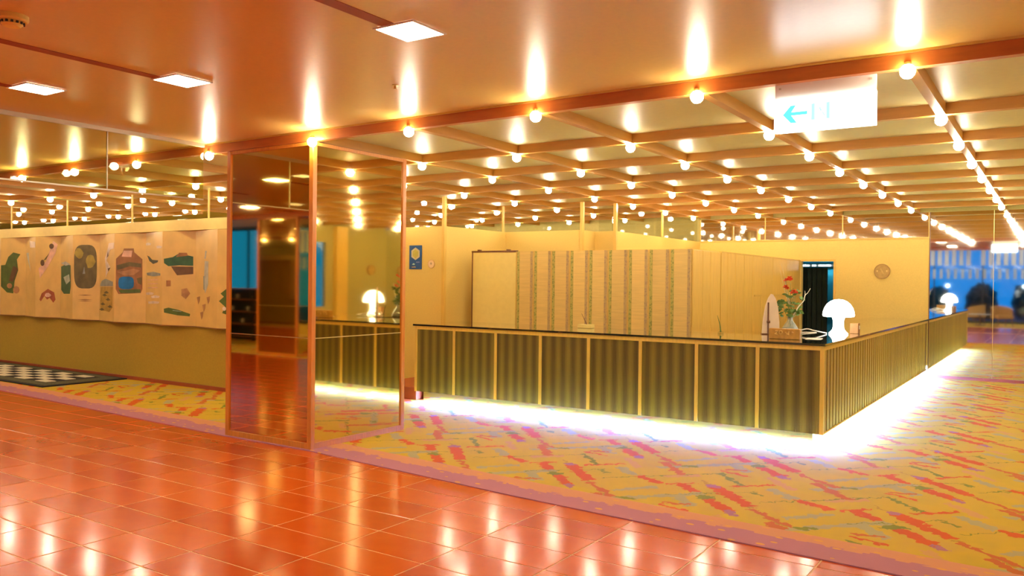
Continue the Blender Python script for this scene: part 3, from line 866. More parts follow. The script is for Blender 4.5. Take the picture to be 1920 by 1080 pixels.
# ================================================================== reception counter
CX0, CX1, CY = -6.65, -1.77, 7.83
CT = 0.965
ctr = empty('reception_counter', (-4.2, 8.3, 0), 'long L-shaped reception counter with ribbed brown panels and black top', 'counter')
def rib_mat():
    m, N, L = nt_new('ribbed_brown_panel')
    b = N['Principled BSDF']; b.inputs['Roughness'].default_value = 0.45
    tc = N.new('ShaderNodeTexCoord'); sp = N.new('ShaderNodeSeparateXYZ'); L.new(tc.outputs['Object'], sp.inputs[0])
    ad = N.new('ShaderNodeMath'); ad.operation = 'ADD'; L.new(sp.outputs[0], ad.inputs[0]); L.new(sp.outputs[1], ad.inputs[1])
    s1 = N.new('ShaderNodeMath'); s1.operation = 'MULTIPLY'; s1.inputs[1].default_value = 50.0; L.new(ad.outputs[0], s1.inputs[0])
    w1 = N.new('ShaderNodeMath'); w1.operation = 'SINE'; L.new(s1.outputs[0], w1.inputs[0])
    s2 = N.new('ShaderNodeMath'); s2.operation = 'MULTIPLY'; s2.inputs[1].default_value = 420.0; L.new(ad.outputs[0], s2.inputs[0])
    w2 = N.new('ShaderNodeMath'); w2.operation = 'SINE'; L.new(s2.outputs[0], w2.inputs[0])
    mx = N.new('ShaderNodeMath'); mx.operation = 'MULTIPLY_ADD'; mx.inputs[1].default_value = 0.45; L.new(w2.outputs[0], mx.inputs[0]); L.new(w1.outputs[0], mx.inputs[2])
    mr = N.new('ShaderNodeMapRange'); mr.inputs['From Min'].default_value = -1.4; mr.inputs['From Max'].default_value = 1.4
    L.new(mx.outputs[0], mr.inputs['Value'])
    rp = N.new('ShaderNodeValToRGB')
    rp.color_ramp.elements[0].color = (0.075, 0.045, 0.004, 1); rp.color_ramp.elements[1].color = (0.22, 0.155, 0.020, 1)
    rp.color_ramp.elements[0].position = 0.1; rp.color_ramp.elements[1].position = 0.95
    L.new(mr.outputs[0], rp.inputs[0]); L.new(rp.outputs[0], b.inputs['Base Color'])
    bp = N.new('ShaderNodeBump'); bp.inputs['Strength'].default_value = 0.5; bp.inputs['Distance'].default_value = 0.003
    L.new(w2.outputs[0], bp.inputs['Height']); L.new(bp.outputs[0], b.inputs['Normal'])
    MATS['ribbed_brown_panel'] = m
    return m
rib = rib_mat()
slat_m = mat('olive_slat_wood', (0.36, 0.24, 0.045), 0.45, var=0.12, scale=6, stretch=(14, 14, 0.6), objvar=0.14)
CI, CJ = -2.66, 8.78          # inner edges
# carcass
P('carcass', wood_dk, ctr, (CX0 + 0.03, CX1 - 0.035, CY + 0.035, CJ - 0.05, 0.17, 0.945), (CI + 0.05, CX1 - 0.035, CJ - 0.05, YM - 0.03, 0.17, 0.945))
# front
div = [CX0 + (CX1 - CX0) * i / 8 for i in range(9)]
for i in range(8):
    P('front_panel', rib, ctr, (div[i] + 0.018, div[i + 1] - 0.018, CY + 0.012, CY + 0.035, 0.13, 0.902))
for i in range(9):
    a = div[i] - 0.017 if 0 < i < 8 else (div[i] if i == 0 else div[i] - 0.034)
    P('stile', wood_pale, ctr, (a, a + 0.034, CY + (0.002 if i < 8 else 0.0), CY + 0.035, 0.13, 0.902))
P('top_rail', wood_pale, ctr, (CX0, CX1, CY, CY + 0.035, 0.902, 0.945))
P('end_panel', wood_pale, ctr, (CX0, CX0 + 0.03, CY + 0.035, CJ - 0.05, 0.13, 0.945))
# long side with upright slats
P('side_backing', wood_dk, ctr, (CX1 - 0.034, CX1 - 0.016, CY + 0.035, YM - 0.03, 0.13, 0.902))
P('top_rail', wood_pale, ctr, (CX1 - 0.035, CX1, CY + 0.035, YM - 0.03, 0.902, 0.945))
P('bottom_edge', wood_pale, ctr, (CX1 - 0.03, CX1 - 0.001, CY + 0.035, YM - 0.03, 0.130, 0.140))
co = WORLD[ctr.name]
pit = 0.13
sl_me = MB().cbox(-0.018, -0.010, -0.040, 0.040, 0.140, 0.902, 0.001).mesh('slat', slat_m)
ns = int((YM - 0.05 - CY - 0.05) / pit)
for i in range(ns):
    inst('slat', sl_me, ctr, (CX1 - co[0], CY + 0.035 + pit * (i + 0.55) - co[1], -co[2]))
# worktop in two leaves
top = MB()
lp = [(CX0 - 0.02, CY - 0.015, 0.945), (CX1 + 0.015, CY - 0.015, 0.945), (CX1 + 0.015, YM - 0.03, 0.945), (CI, YM - 0.03, 0.945), (CI, CJ, 0.945), (CX0 - 0.02, CJ, 0.945)]
top.slab(lp, (0, 0, 1), 0.02)
top.build('worktop', black_top, ctr)
# mirrored plinth and light tubes behind the lower lip
P('plinth', mir_plinth, ctr, (CX0 + 0.05, CX1 - 0.12, CY + 0.12, CJ - 0.15, 0.006, 0.17), (CI + 0.15, CX1 - 0.12, CJ - 0.15, YM - 0.03, 0.006, 0.17))
MB().tube([(CX0 + 0.12, CY + 0.078, 0.140), (CX1 - 0.10, CY + 0.078, 0.140)], 0.013, 8).build('light_tube', tube_m, ctr)
MB().tube([(CX1 - 0.078, CY + 0.12, 0.140), (CX1 - 0.078, YM - 0.06, 0.140)], 0.013, 8).build('light_tube', tube_m, ctr)
tag(MB().cbox(-7.42, CX0 - 0.025, 7.90, 9.38, 0.006, 0.165, 0.006).build('low_plinth', red_trim), 'low red-brown wooden plinth between the counter end and the poster wall', 'plinth')

# ================================================================== striped storage cabinet and boarded core
KX0, KX1, KY, KZ = -6.50, -3.85, 9.88, 1.945
cab = empty('storage_cabinet', (-5.2, 10.2, 0), 'wide storage cabinet with striped cloth doors behind the counter', 'cabinet')
P('body', wood_pale, cab, (KX0, KX1, KY + 0.03, 10.90, 0.006, KZ))
door_m = mat('door_linen', (0.74, 0.53, 0.16), 0.6, var=0.08, scale=3, stretch=(1, 1, 14), objvar=0.05)
def dotted(name, base, dots, dens):
    m, N, L = nt_new(name)
    b = N['Principled BSDF']; b.inputs['Roughness'].default_value = 0.7
    tc = N.new('ShaderNodeTexCoord'); vo = N.new('ShaderNodeTexVoronoi'); vo.inputs['Scale'].default_value = 32
    L.new(tc.outputs['Object'], vo.inputs['Vector'])
    lt = N.new('ShaderNodeMath'); lt.operation = 'LESS_THAN'; lt.inputs[1].default_value = dens; L.new(vo.outputs['Distance'], lt.inputs[0])
    mi = N.new('ShaderNodeMix'); mi.data_type = 'RGBA'; mi.inputs[6].default_value = (*base, 1); mi.inputs[7].default_value = (*dots, 1)
    L.new(lt.outputs[0], mi.inputs[0]); L.new(mi.outputs[2], b.inputs['Base Color'])
    MATS[name] = m
    return m
strip_g = dotted('green_dotted_strip', (0.46, 0.40, 0.09), (0.27, 0.28, 0.06), 0.42)
strip_l = dotted('lilac_dotted_strip', (0.48, 0.34, 0.13), (0.38, 0.26, 0.13), 0.40)
dw = (KX1 - KX0) / 9
for i in range(9):
    a = KX0 + dw * i
    d = P('door', door_m, cab, (a + 0.003, a + dw - 0.003, KY, KY + 0.028, 0.05, KZ - 0.004))
    P('green_strip', strip_g, d, (a + 0.018, a + 0.058, KY - 0.003, KY, 0.05, KZ - 0.004))
    P('lilac_strip', strip_l, d, (a + dw - 0.052, a + dw - 0.014, KY - 0.003, KY, 0.05, KZ - 0.004))
    P('edge_bead', wood_pale, d, (a + 0.003, a + 0.013, KY - 0.004, KY, 0.05, KZ - 0.004))
wd = empty('white_door', (-6.9, 9.9, 0), 'plain pale sliding door beside the striped cabinet', 'door')
P('leaf', cream_m, wd, (-7.28, -6.51, KY + 0.01, KY + 0.05, 0.01, KZ - 0.012))
P('head_track', wood_dk, wd, (-7.30, -6.505, KY + 0.0, KY + 0.06, KZ - 0.012, KZ + 0.012))
P('roller', wood_dk, wd, (-7.20, -7.15, KY + 0.01, KY + 0.05, KZ + 0.012, KZ + 0.03)); P('roller', wood_dk, wd, (-6.68, -6.63, KY + 0.01, KY + 0.05, KZ + 0.012, KZ + 0.03))
P('jamb', wood_dk, wd, (-7.295, -7.28, KY, KY + 0.05, 0.01, KZ - 0.012))
core = structure('wall_boarded', MB().box(-5.69, KX1 - 0.02, 11.53, YM - 0.005, 0.0, 1.93).box(-5.60, KX1 - 0.02, 10.93, 11.40, 0.0, 1.93).box(KX1 - 0.2, KX1 - 0.02, 11.40, 11.53, 0, 1.93), wood_tan, 'low boarded wall running back from the striped cabinet')
yb = [9.885, 10.222, 10.516, 10.90, 11.192, 11.533, 11.917, 12.322, 12.75, 13.381, 14.164, YM - 0.006]
for a, b_ in zip(yb[:-1], yb[1:]):
    if a < 10.8:
        MB().cbox(KX1 + 0.001, KX1 + 0.02, a + 0.006, b_ - 0.006, 0.006, 1.935, 0.004).build('side_board', wood_tan, cab)
        continue
    MB().cbox(KX1 - 0.0185, KX1 + 0.02, max(a + 0.006, 10.93), b_ - 0.006, 0.006, 1.935, 0.004).build('board', wood_tan, core)
P('board_cap', wood_pale, core, (KX1 - 0.02, KX1 + 0.024, 10.93, YM - 0.006, 1.935, 1.95))
P('picture_rail', wood_tan, core, (KX1 + 0.02, KX1 + 0.03, 12.4, 14.1, 1.32, 1.345))

# round plaque on the rear wall
def plaque(x, label, y=None, axis='y'):
    e = empty('wall_plaque', (x, y or YM - 0.02, 1.75), label, 'plaque')
    pl = mat('plaque_wood', (0.46, 0.29, 0.07), 0.5, var=0.15, scale=18)
    def disc(prof, name, m):
        mb = MB().lathe(prof, seg=36)
        rot = Matrix.Rotation(math.radians(90), 4, 'X') if axis == 'y' else Matrix.Rotation(math.radians(-90), 4, 'Y')
        mb.v = [tuple(rot @ Vector(v)) for v in mb.v]
        o = mb.build(name, m, e, local=True)
    disc([(0, -0.018), (0.118, -0.018), (0.118, 0.006), (0, 0.006)], 'disc', pl)
    disc([(0.112, -0.019), (0.126, -0.019), (0.126, 0.014), (0.112, 0.014), (0.112, -0.019)], 'rim', mat('plaque_rim', (0.38, 0.22, 0.05), 0.4, var=0.1, scale=12))
    for (dx, dz) in ((0.075, 0.005), (-0.075, 0.005)):
        mb = MB()
        q = (dx, -0.012, dz)
        mb.box(q[0] - 0.010, q[0] + 0.010, -0.012, -0.004, q[2] - 0.012, q[2] + 0.012)
        if axis != 'y':
            mb.v = [(v[1], v[0], v[2]) for v in mb.v]
        mb.build('stud', brass, e, local=True)
    mb = MB()
    mb.slab([Vector((-0.03, -0.0062, 0.045)), Vector((-0.01, -0.0062, 0.05)), Vector((0.035, -0.0062, -0.04)), Vector((0.015, -0.0062, -0.05))], (0, -1, 0), 0.005)
    if axis != 'y':
        mb.v = [(v[1], v[0], v[2]) for v in mb.v]
    mb.build('carved_mark', mat('plaque_mark', (0.55, 0.36, 0.10), 0.5, var=0.1, scale=20), e, local=True)
plaque(-2.475, 'round tan wooden plaque on the yellow rear wall')
plaque(XE - 0.02, 'round tan wooden plaque on the olive side wall', 14.5, 'x')

# blue poster and small round notice on the yellow wall
po = empty('wall_poster', (-7.98, 9.395, 1.67), 'small blue poster with a pale hexagon on the yellow wall', 'poster')
Y0 = 9.398
P('sheet', mat('poster_blue', (0.010, 0.085, 0.30), 0.4, var=0.2, scale=9), po, (-8.10, -7.86, Y0 - 0.006, Y0, 1.675, 2.03))
def pslab(name, pts, m, t, par, y=Y0 - 0.006):
    mb = MB(); mb.slab([Vector((x, y, z)) for x, z in pts], (0, -1, 0), t); return mb.build(name, m, par)
hexp = lambda cx, cz, rx, rz_: [(cx, cz + rz_), (cx + rx, cz + rz_ * 0.5), (cx + rx, cz - rz_ * 0.5), (cx, cz - rz_), (cx - rx, cz - rz_ * 0.5), (cx - rx, cz + rz_ * 0.5)]
pslab('hexagon', hexp(-7.978, 1.905, 0.080, 0.095), mat('poster_grey', (0.55, 0.52, 0.36), 0.4, var=0.05, scale=9), 0.0015, po)
pslab('hexagon_centre', hexp(-7.978, 1.905, 0.055, 0.067), mat('poster_olive', (0.46, 0.42, 0.09), 0.4, var=0.1, scale=30), 0.0025, po)
pslab('white_mark', [(-8.045, 1.742), (-8.02, 1.765), (-7.985, 1.752), (-8.0, 1.738)], mat('poster_pale', (0.40, 0.66, 0.62), 0.4, var=0.05, scale=9), 0.0015, po)
pslab('lilac_mark', [(-7.965, 1.772), (-7.90, 1.772), (-7.90, 1.788), (-7.965, 1.788)], mat('poster_lilac', (0.16, 0.22, 0.52), 0.4, var=0.05, scale=9), 0.0015, po)
pslab('tan_mark', [(-8.05, 1.700), (-7.97, 1.700), (-7.98, 1.718), (-8.05, 1.712)], mat('poster_tan', (0.42, 0.33, 0.22), 0.4, var=0.05, scale=9), 0.0015, po)
rn = empty('round_notice', (-7.68, 9.395, 1.69), 'small pale round notice beside the blue poster', 'notice')
circ = lambda cx, cz, r_, n_=24: [(cx + r_ * math.cos(2 * math.pi * i / n_), cz + r_ * math.sin(2 * math.pi * i / n_)) for i in range(n_)]
pslab('ring', circ(-7.68, 1.752, 0.066), mat('notice_tan', (0.66, 0.42, 0.16), 0.5, var=0.04, scale=9), 0.003, rn, Y0)
pslab('face', circ(-7.68, 1.752, 0.055), mat('notice_pale', (0.80, 0.60, 0.34), 0.5, var=0.04, scale=9), 0.0045, rn, Y0)
pslab('mark', circ(-7.68, 1.758, 0.018, 8), mat('notice_grey', (0.45, 0.34, 0.20), 0.5, var=0.04, scale=9), 0.0055, rn, Y0)

# hanging direction sign under the front beam
sg = empty('direction_sign', (-1.16, 5.07, 2.42), 'white lit box sign with a cyan arrow under the beam', 'sign')
SX0, SX1 = -1.45, -0.878
P('lit_box', sign_glow, sg, (SX0, SX1, 5.045, 5.095, 2.425, 2.625))
P('hanger_plate', white_m, sg, (SX0, SX1, 5.062, 5.078, 2.625, BZ - 0.012))
P('screw', grey_frame, sg, (SX1 - 0.035, SX1 - 0.022, 5.058, 5.063, 2.685, 2.698)); P('screw', grey_frame, sg, (SX0 + 0.022, SX0 + 0.035, 5.058, 5.063, 2.685, 2.698))
cy_m = emat('sign_cyan', (0.10, 0.62, 0.85), 1.0)
cg_m = emat('sign_teal', (0.32, 0.70, 0.72), 1.0)
def sgp(name, pts, m):
    mb = MB(); mb.slab([Vector((SX0 + u, 5.0445, 2.425 + v)) for u, v in pts], (0, -1, 0), 0.002); mb.build(name, m, sg)
sgp('arrow_mark', [(0.052, 0.102), (0.098, 0.155), (0.128, 0.155), (0.102, 0.115), (0.195, 0.115), (0.195, 0.095), (0.102, 0.095), (0.135, 0.050), (0.100, 0.050)], cy_m)
sgp('door_mark', [(0.218, 0.058), (0.238, 0.058), (0.238, 0.155), (0.218, 0.155)], cg_m)
sgp('door_mark', [(0.304, 0.058), (0.323, 0.058), (0.323, 0.155), (0.304, 0.155)], cg_m)
sgp('figure_mark', [(0.262, 0.126), (0.269, 0.131), (0.279, 0.108), (0.270, 0.105)], cg_m)
sgp('figure_mark', [(0.277, 0.100), (0.282, 0.104), (0.300, 0.076), (0.295, 0.073)], cg_m)

# ================================================================== things on the counter
ZT = CT
def mushroom_lamp(x, y, label):
    e = empty('mushroom_lamp', (x, y, ZT), label, 'lamp')
    k = 1.0
    MB().lathe([(0.0, 0.0), (0.098, 0.0), (0.100, 0.012), (0.082, 0.030), (0.062, 0.055), (0.054, 0.10), (0.056, 0.15), (0.068, 0.19), (0.080, 0.205), (0.0, 0.205)], (x, y, ZT), 32).build('stem', lampglass, e, True)
    MB().lathe([(0.060, 0.198), (0.100, 0.200), (0.140, 0.192), (0.160, 0.196), (0.166, 0.212), (0.162, 0.245), (0.148, 0.290), (0.122, 0.332), (0.085, 0.364), (0.045, 0.381), (0.0, 0.386)], (x, y, ZT), 36).build('shade', lampglass, e, True)
    return e
LX, LY = -2.0, 9.5
mushroom_lamp(LX, LY, 'glowing white opal mushroom lamp on the corner of the black counter top')
cab_m = mat('white_cable', (0.72, 0.70, 0.60), 0.5, var=0.03, scale=20)
def spline(pts, n_=10):
    out = []
    q = [Vector(p) for p in pts]; q = [q[0]] + q + [q[-1]]
    for i in range(1, len(q) - 2):
        for t in range(n_):
            s = t / n_
            out.append(0.5 * ((2 * q[i]) + (-q[i - 1] + q[i + 1]) * s + (2 * q[i - 1] - 5 * q[i] + 4 * q[i + 1] - q[i + 2]) * s * s + (-q[i - 1] + 3 * q[i] - 3 * q[i + 1] + q[i + 2]) * s ** 3))
    out.append(q[-2])
    return out
zc = ZT + 0.008
cb = spline([(LX - 0.12, LY - 0.02, zc), (-2.20, 9.30, zc + 0.03), (-2.30, 9.34, zc + 0.045), (-2.38, 9.25, zc + 0.012), (-2.32, 9.00, zc), (-2.22, 8.92, zc + 0.012), (-2.14, 9.10, zc + 0.02), (-2.26, 9.10, zc + 0.02), (-2.40, 9.12, zc + 0.005), (-2.52, 9.16, zc)], 10)
tag(MB().tube(cb, 0.007, 8).build('lamp_cable', cab_m, None, True), 'loose white cable coiled beside the mushroom lamp', 'cable')
# vase with flowers
VX, VY = -2.52, 9.50
vz = empty('flower_vase', (VX, VY, ZT), 'conical glass vase with red flowers on the counter', 'vase')
vg, N, L = nt_new('vase_glass'); MATS['vase_glass'] = vg
b = N['Principled BSDF']; b.inputs['Base Color'].default_value = (0.80, 0.86, 0.80, 1); b.inputs['Roughness'].default_value = 0.05
b.inputs['Transmission Weight'].default_value = 0.85; b.inputs['IOR'].default_value = 1.35
MB().lathe([(r_ * 1.35, z_ * 1.15) for r_, z_ in [(0.0, 0.0), (0.078, 0.0), (0.080, 0.012), (0.058, 0.055), (0.030, 0.105), (0.020, 0.130), (0.026, 0.150), (0.022, 0.150), (0.016, 0.130), (0.026, 0.105), (0.054, 0.055), (0.074, 0.014), (0.0, 0.012)]], (VX, VY, ZT), 28).build('vase', vg, vz, True)
leaf_m = mat('leaf_green', (0.09, 0.17, 0.02), 0.5, var=0.3, scale=20)
stem_m = mat('stem_green', (0.25, 0.26, 0.06), 0.6, var=0.2, scale=20)
flower_m = mat('red_petal', (0.80, 0.085, 0.02), 0.5, var=0.2, scale=30)
pale_m = mat('pale_branch', (0.72, 0.62, 0.42), 0.7, var=0.15, scale=20)
dirR = CR.copy(); dirR.z = 0; dirR.normalize()
def vp(u, z, w=0.0):  # u metres to the right as seen across the counter, w away
    d = Vector((-0.22, 0.975, 0))
    return Vector((VX, VY, ZT)) + dirR * u + d * w + Vector((0, 0, z))
stems = [(-0.06, 0.62, 0.02), (0.03, 0.50, -0.03), (0.06, 0.42, 0.03), (-0.03, 0.46, 0.05), (0.00, 0.56, 0.0), (-0.09, 0.36, -0.04), (0.09, 0.32, 0.03)]
for (u, z, w) in stems:
    MB().tube(spline([vp(0, 0.06), vp(u * 0.15, 0.16), vp(u * 0.6, z * 0.6, w * 0.5), vp(u, z, w)], 6), 0.0048, 6, 0.6).build('stem', stem_m, vz, True)
MB().tube(spline([vp(0.0, 0.10), vp(0.04, 0.20, -0.02), vp(0.10, 0.30, -0.03), vp(0.15, 0.36, -0.03), vp(0.165, 0.42, -0.03), vp(0.195, 0.45, -0.03), vp(0.225, 0.50, -0.03)], 5), 0.008, 6, 0.3).build('branch', pale_m, vz, True)
MB().tube(spline([vp(0.155, 0.38, -0.03), vp(0.165, 0.44, -0.03), vp(0.160, 0.475, -0.03)], 5), 0.005, 6, 0.3).build('branch', pale_m, vz, True)
MB().tube(spline([vp(0.0, 0.30), vp(-0.05, 0.50), vp(-0.08, 0.66), vp(-0.11, 0.78)], 5), 0.003, 6, 0.3).build('branch', pale_m, vz, True)
MB().tube(spline([vp(-0.01, 0.30), vp(-0.07, 0.48), vp(-0.12, 0.70)], 5), 0.003, 6, 0.3).build('branch', pale_m, vz, True)
def leaf(p, d, ln, wd):
    d = Vector(d).normalized(); s = d.cross(Vector((0.3, -1, 0.2))).normalized(); nn = s.cross(d)
    prof = [(0, 0.05), (0.25, 0.8), (0.55, 1.0), (0.85, 0.5), (1.0, 0.02)]
    mb = MB()
    L_, R_, M_ = [], [], []
    for (t, w) in prof:
        c = p + d * (ln * t) - Vector((0, 0, 1)) * (ln * 0.25 * t * t)
        M_.append(c + nn * 0.006); L_.append(c + s * (wd * w)); R_.append(c - s * (wd * w))
    n_ = len(prof)
    mb.v = [tuple(q) for q in L_ + M_ + R_]
    for i in range(n_ - 1):
        mb.f += [(i, i + 1, n_ + i + 1, n_ + i), (n_ + i, n_ + i + 1, 2 * n_ + i + 1, 2 * n_ + i)]
    mb.build('leaf', leaf_m, vz, True)
for i in range(64):
    u, z = rnd.uniform(-0.14, 0.11), rnd.uniform(0.19, 0.48) if i % 3 else rnd.uniform(0.22, 0.34)
    u *= 1.2 - abs(z - 0.32) * 2.2
    a = rnd.uniform(0, 6.28)
    leaf(vp(u, z, rnd.uniform(-0.06, 0.06)), (math.cos(a), math.sin(a), rnd.uniform(-0.3, 0.9)), rnd.uniform(0.05, 0.10), rnd.uniform(0.012, 0.022))
def flower(p, r_):
    mb = MB()
    for i in range(9):
        a = i * 2.4
        d = Vector((math.cos(a), math.sin(a) * 0.9 - 0.2, math.sin(a * 1.7) * 0.7)).normalized()
        s = d.cross(Vector((0.1, 0.2, 1))).normalized()
        n_ = len(mb.v)
        q = [p, p + d * r_ * 0.5 + s * r_ * 0.4, p + d * r_, p + d * r_ * 0.5 - s * r_ * 0.4, p + d * r_ * 0.5 + s.cross(d) * r_ * 0.25]
        mb.v += [tuple(v) for v in q]
        mb.f += [(n_, n_ + 1, n_ + 4), (n_ + 1, n_ + 2, n_ + 4), (n_ + 2, n_ + 3, n_ + 4), (n_ + 3, n_, n_ + 4)]
    mb.build('flower', flower_m, vz)
for (u, z, w, r_) in ((-0.055, 0.595, 0, 0.034), (-0.02, 0.615, -0.02, 0.042), (0.0, 0.60, 0.02, 0.03), (-0.06, 0.52, -0.02, 0.036), (-0.04, 0.50, 0.0, 0.03), (0.03, 0.46, -0.03, 0.046), (0.055, 0.45, 0.0, 0.036)):
    flower(vp(u, z, w), r_)
# carved wooden desk plate
dp = empty('desk_plate', (-2.22, 8.25, ZT), 'carved golden wooden desk plate at the counter corner', 'desk plate')
plate_m = mat('desk_plate_wood', (0.52, 0.27, 0.035), 0.45, var=0.2, scale=22)
mark_m = mat('desk_plate_mark', (0.78, 0.50, 0.12), 0.4, var=0.1, scale=22)
MB().cbox(-2.385, -2.085, 8.21, 8.27, ZT, ZT + 0.105, 0.005).build('block', plate_m, dp)
def strk(pts, w=0.006):
    mb = MB().tube([Vector((-2.385 + u, 8.207, ZT + v)) for u, v in pts], w, 6); mb.build('carved_stroke', mark_m, dp)
strk([(0.065, 0.080), (0.090, 0.082), (0.072, 0.058), (0.060, 0.048)]); strk([(0.060, 0.050), (0.085, 0.046)])
strk([(0.118 + 0.016 * math.cos(a * 0.7), 0.068 + 0.018 * math.sin(a * 0.7)) for a in range(10)], 0.005)
strk([(0.165, 0.074), (0.180, 0.050), (0.200, 0.082)]); strk([(0.200, 0.082), (0.192, 0.045)]); strk([(0.225, 0.078), (0.240, 0.070)])
# pale pointed board leaning on a dark stick
sb = empty('pointed_board', (-2.90, 9.45, ZT), 'pale pointed board with a dark centre rod on the counter', 'board')
bx0 = Vector((-2.58, 8.95, ZT))
prof = [(u_, v_ * 1.12) for u_, v_ in [(-0.095, 0.0), (0.095, 0.0), (0.093, 0.12), (0.080, 0.25), (0.055, 0.34), (0.022, 0.385), (0.0, 0.39), (-0.030, 0.35), (-0.060, 0.27), (-0.082, 0.15)]]
mb = MB(); mb.slab([bx0 + dirR * u + Vector((0, 0, v)) for u, v in prof], Vector((dirR.y, -dirR.x, 0)) * -1, 0.012)
mb.build('board', mat('pale_pink_board', (0.86, 0.70, 0.52), 0.5, var=0.05, scale=10), sb)
fw_ = Vector((dirR.y, -dirR.x, 0))
MB().tube([bx0 + dirR * -0.030 + fw_ * 0.008 + Vector((0, 0, -0.0)), bx0 + dirR * -0.030 + fw_ * 0.008 + Vector((0, 0, 0.345))], 0.008, 8).build('rod', wood_dk, sb)
MB().tube([bx0 + dirR * -0.045 + fw_ * 0.016 + Vector((0, 0, 0.135)), bx0 + dirR * -0.015 + fw_ * 0.016 + Vector((0, 0, 0.135))], 0.014, 8).build('clamp', wood_dk, sb)
mb = MB(); mb.slab([bx0 + dirR * u + fw_ * v + Vector((0, 0, 0.0)) for u, v in ((-0.10, 0.03), (0.10, 0.03), (0.10, -0.03), (-0.10, -0.03))], (0, 0, 1), 0.010)
mb.build('foot', wood_dk, sb)
# small card box behind the lamp, paper, small white box
cbx = empty('card_box', (-1.88, 9.80, ZT), 'small tan card box behind the mushroom lamp', 'box')
MB().cbox(-1.93, -1.84, 9.74, 9.84, ZT, ZT + 0.115, 0.004).build('body', mat('card_tan', (0.36, 0.17, 0.045), 0.6, var=0.1, scale=20), cbx)
P('label_tag', white_m, cbx, (-1.8395, -1.836, 9.77, 9.81, ZT + 0.05, ZT + 0.09))
tag(MB().slab([(-2.07, 8.36, ZT + 0.0005), (-1.93, 8.40, ZT + 0.0005), (-1.96, 8.62, ZT + 0.0005), (-2.10, 8.58, ZT + 0.0005)], (0, 0, 1), 0.003).build('paper_sheet', white_m), 'small white paper sheet lying beside the desk plate', 'paper')
tb_ = empty('tissue_box', (-4.63, 8.55, ZT), 'small cream box with a thin twig standing behind the counter front', 'box')
MB().cbox(-4.72, -4.54, 8.50, 8.60, ZT, ZT + 0.045, 0.005).build('body', cream_m, tb_)
MB().tube(spline([(-4.62, 8.55, ZT + 0.045), (-4.65, 8.55, ZT + 0.10), (-4.69, 8.55, ZT + 0.17)], 4), 0.006, 6, 0.4).build('twig', wood_dk, tb_, True)
tw = empty('twig_holder', (-3.02, 8.62, ZT), 'dark grass blade in a small glass holder near the cabinet corner', 'ornament')
MB().lathe([(0, 0), (0.03, 0), (0.03, 0.02), (0.012, 0.03), (0, 0.03)], (-3.02, 8.62, ZT), 14).build('holder', glass_clear, tw, True)
MB().tube(spline([(-3.02, 8.62, ZT + 0.02), (-3.03, 8.62, ZT + 0.10), (-3.06, 8.62, ZT + 0.20)], 4), 0.008, 6, 0.2).build('blade', leaf_m, tw, True)

# ================================================================== lounge behind the camera (seen in the mirrors)
dark_fr = mat('dark_window_frame', (0.02, 0.03, 0.03), 0.5, var=0.1, scale=8)
ws = empty('window_1', (-11, YS, 0), 'tall dark-framed window wall of the lounge', None, kind='structure')
xs = [XW + 1.8 * i for i in range(17)]
for x in xs:
    P('mullion', dark_fr, ws, (x - 0.025, x + 0.025, YS - 0.06, YS + 0.02, 0.0, 3.30))
for a, b_ in zip(xs[:-1], xs[1:]):
    P('pane', glass_win, ws, (a + 0.025, b_ - 0.025, YS - 0.025, YS - 0.017, 0.10, 3.24))
P('bottom_rail', dark_fr, ws, (XW, XE, YS - 0.06, YS + 0.02, -0.05, 0.10)); P('head_rail', dark_fr, ws, (XW, XE, YS - 0.06, YS + 0.02, 3.24, 3.42))
def translucent(name, c, t):
    m, N, L = nt_new(name)
    b = N['Principled BSDF']; b.inputs['Base Color'].default_value = (*c, 1); b.inputs['Roughness'].default_value = 0.7
    tr = N.new('ShaderNodeBsdfTranslucent'); tr.inputs[0].default_value = (*c, 1)
    mx = N.new('ShaderNodeMixShader'); mx.inputs[0].default_value = t
    L.new(b.outputs[0], mx.inputs[1]); L.new(tr.outputs[0], mx.inputs[2]); L.new(mx.outputs[0], N['Material Output'].inputs[0])
    MATS[name] = m
    return m
slat_w = translucent('white_blind_slat', (0.92, 0.94, 0.92), 0.5)
bl = empty('slat_blind', (-3, YS + 0.25, 2.4), 'row of white hanging slats along the top of the lounge windows', 'blind')
m1 = MB().cbox(-0.075, 0.075, -0.01, 0.01, 0, 0.72, 0.003).mesh('slat', slat_w)
P('head_rail', white_m, bl, (-10, 2.6, YS + 0.23, YS + 0.27, 3.10, 3.14))
for i in range(46):
    if i % 7 == 5:
        continue
    inst('slat', m1, bl, (-9.8 + 0.268 * i + 3, 0, 2.40 - 2.4))
bl2 = empty('low_slat_blind', (-3, YS + 0.12, 1.85), 'lower row of short grey hanging slats before the lounge windows', 'blind')
m2 = MB().cbox(-0.05, 0.05, -0.008, 0.008, 0, 0.40, 0.003).mesh('slat', mat('grey_blind_slat', (0.45, 0.50, 0.55), 0.6, var=0.04, scale=6))
P('head_rail', dark_fr, bl2, (-10, 2.6, YS + 0.11, YS + 0.13, 2.255, 2.27))
for i in range(46):
    inst('slat', m2, bl2, (-9.75 + 0.268 * i + 3, 0, 0.0))
structure('ground_outside', MB().box(XW - 10, XE + 10, YS - 26, YS - 0.06, -0.2, -0.05), mat('garden_ground', (0.03, 0.05, 0.06), 0.8, var=0.3, scale=2), 'dark garden ground outside the windows')
bush_m = mat('garden_bush_leaf', (0.012, 0.03, 0.018), 0.8, var=0.4, scale=6)
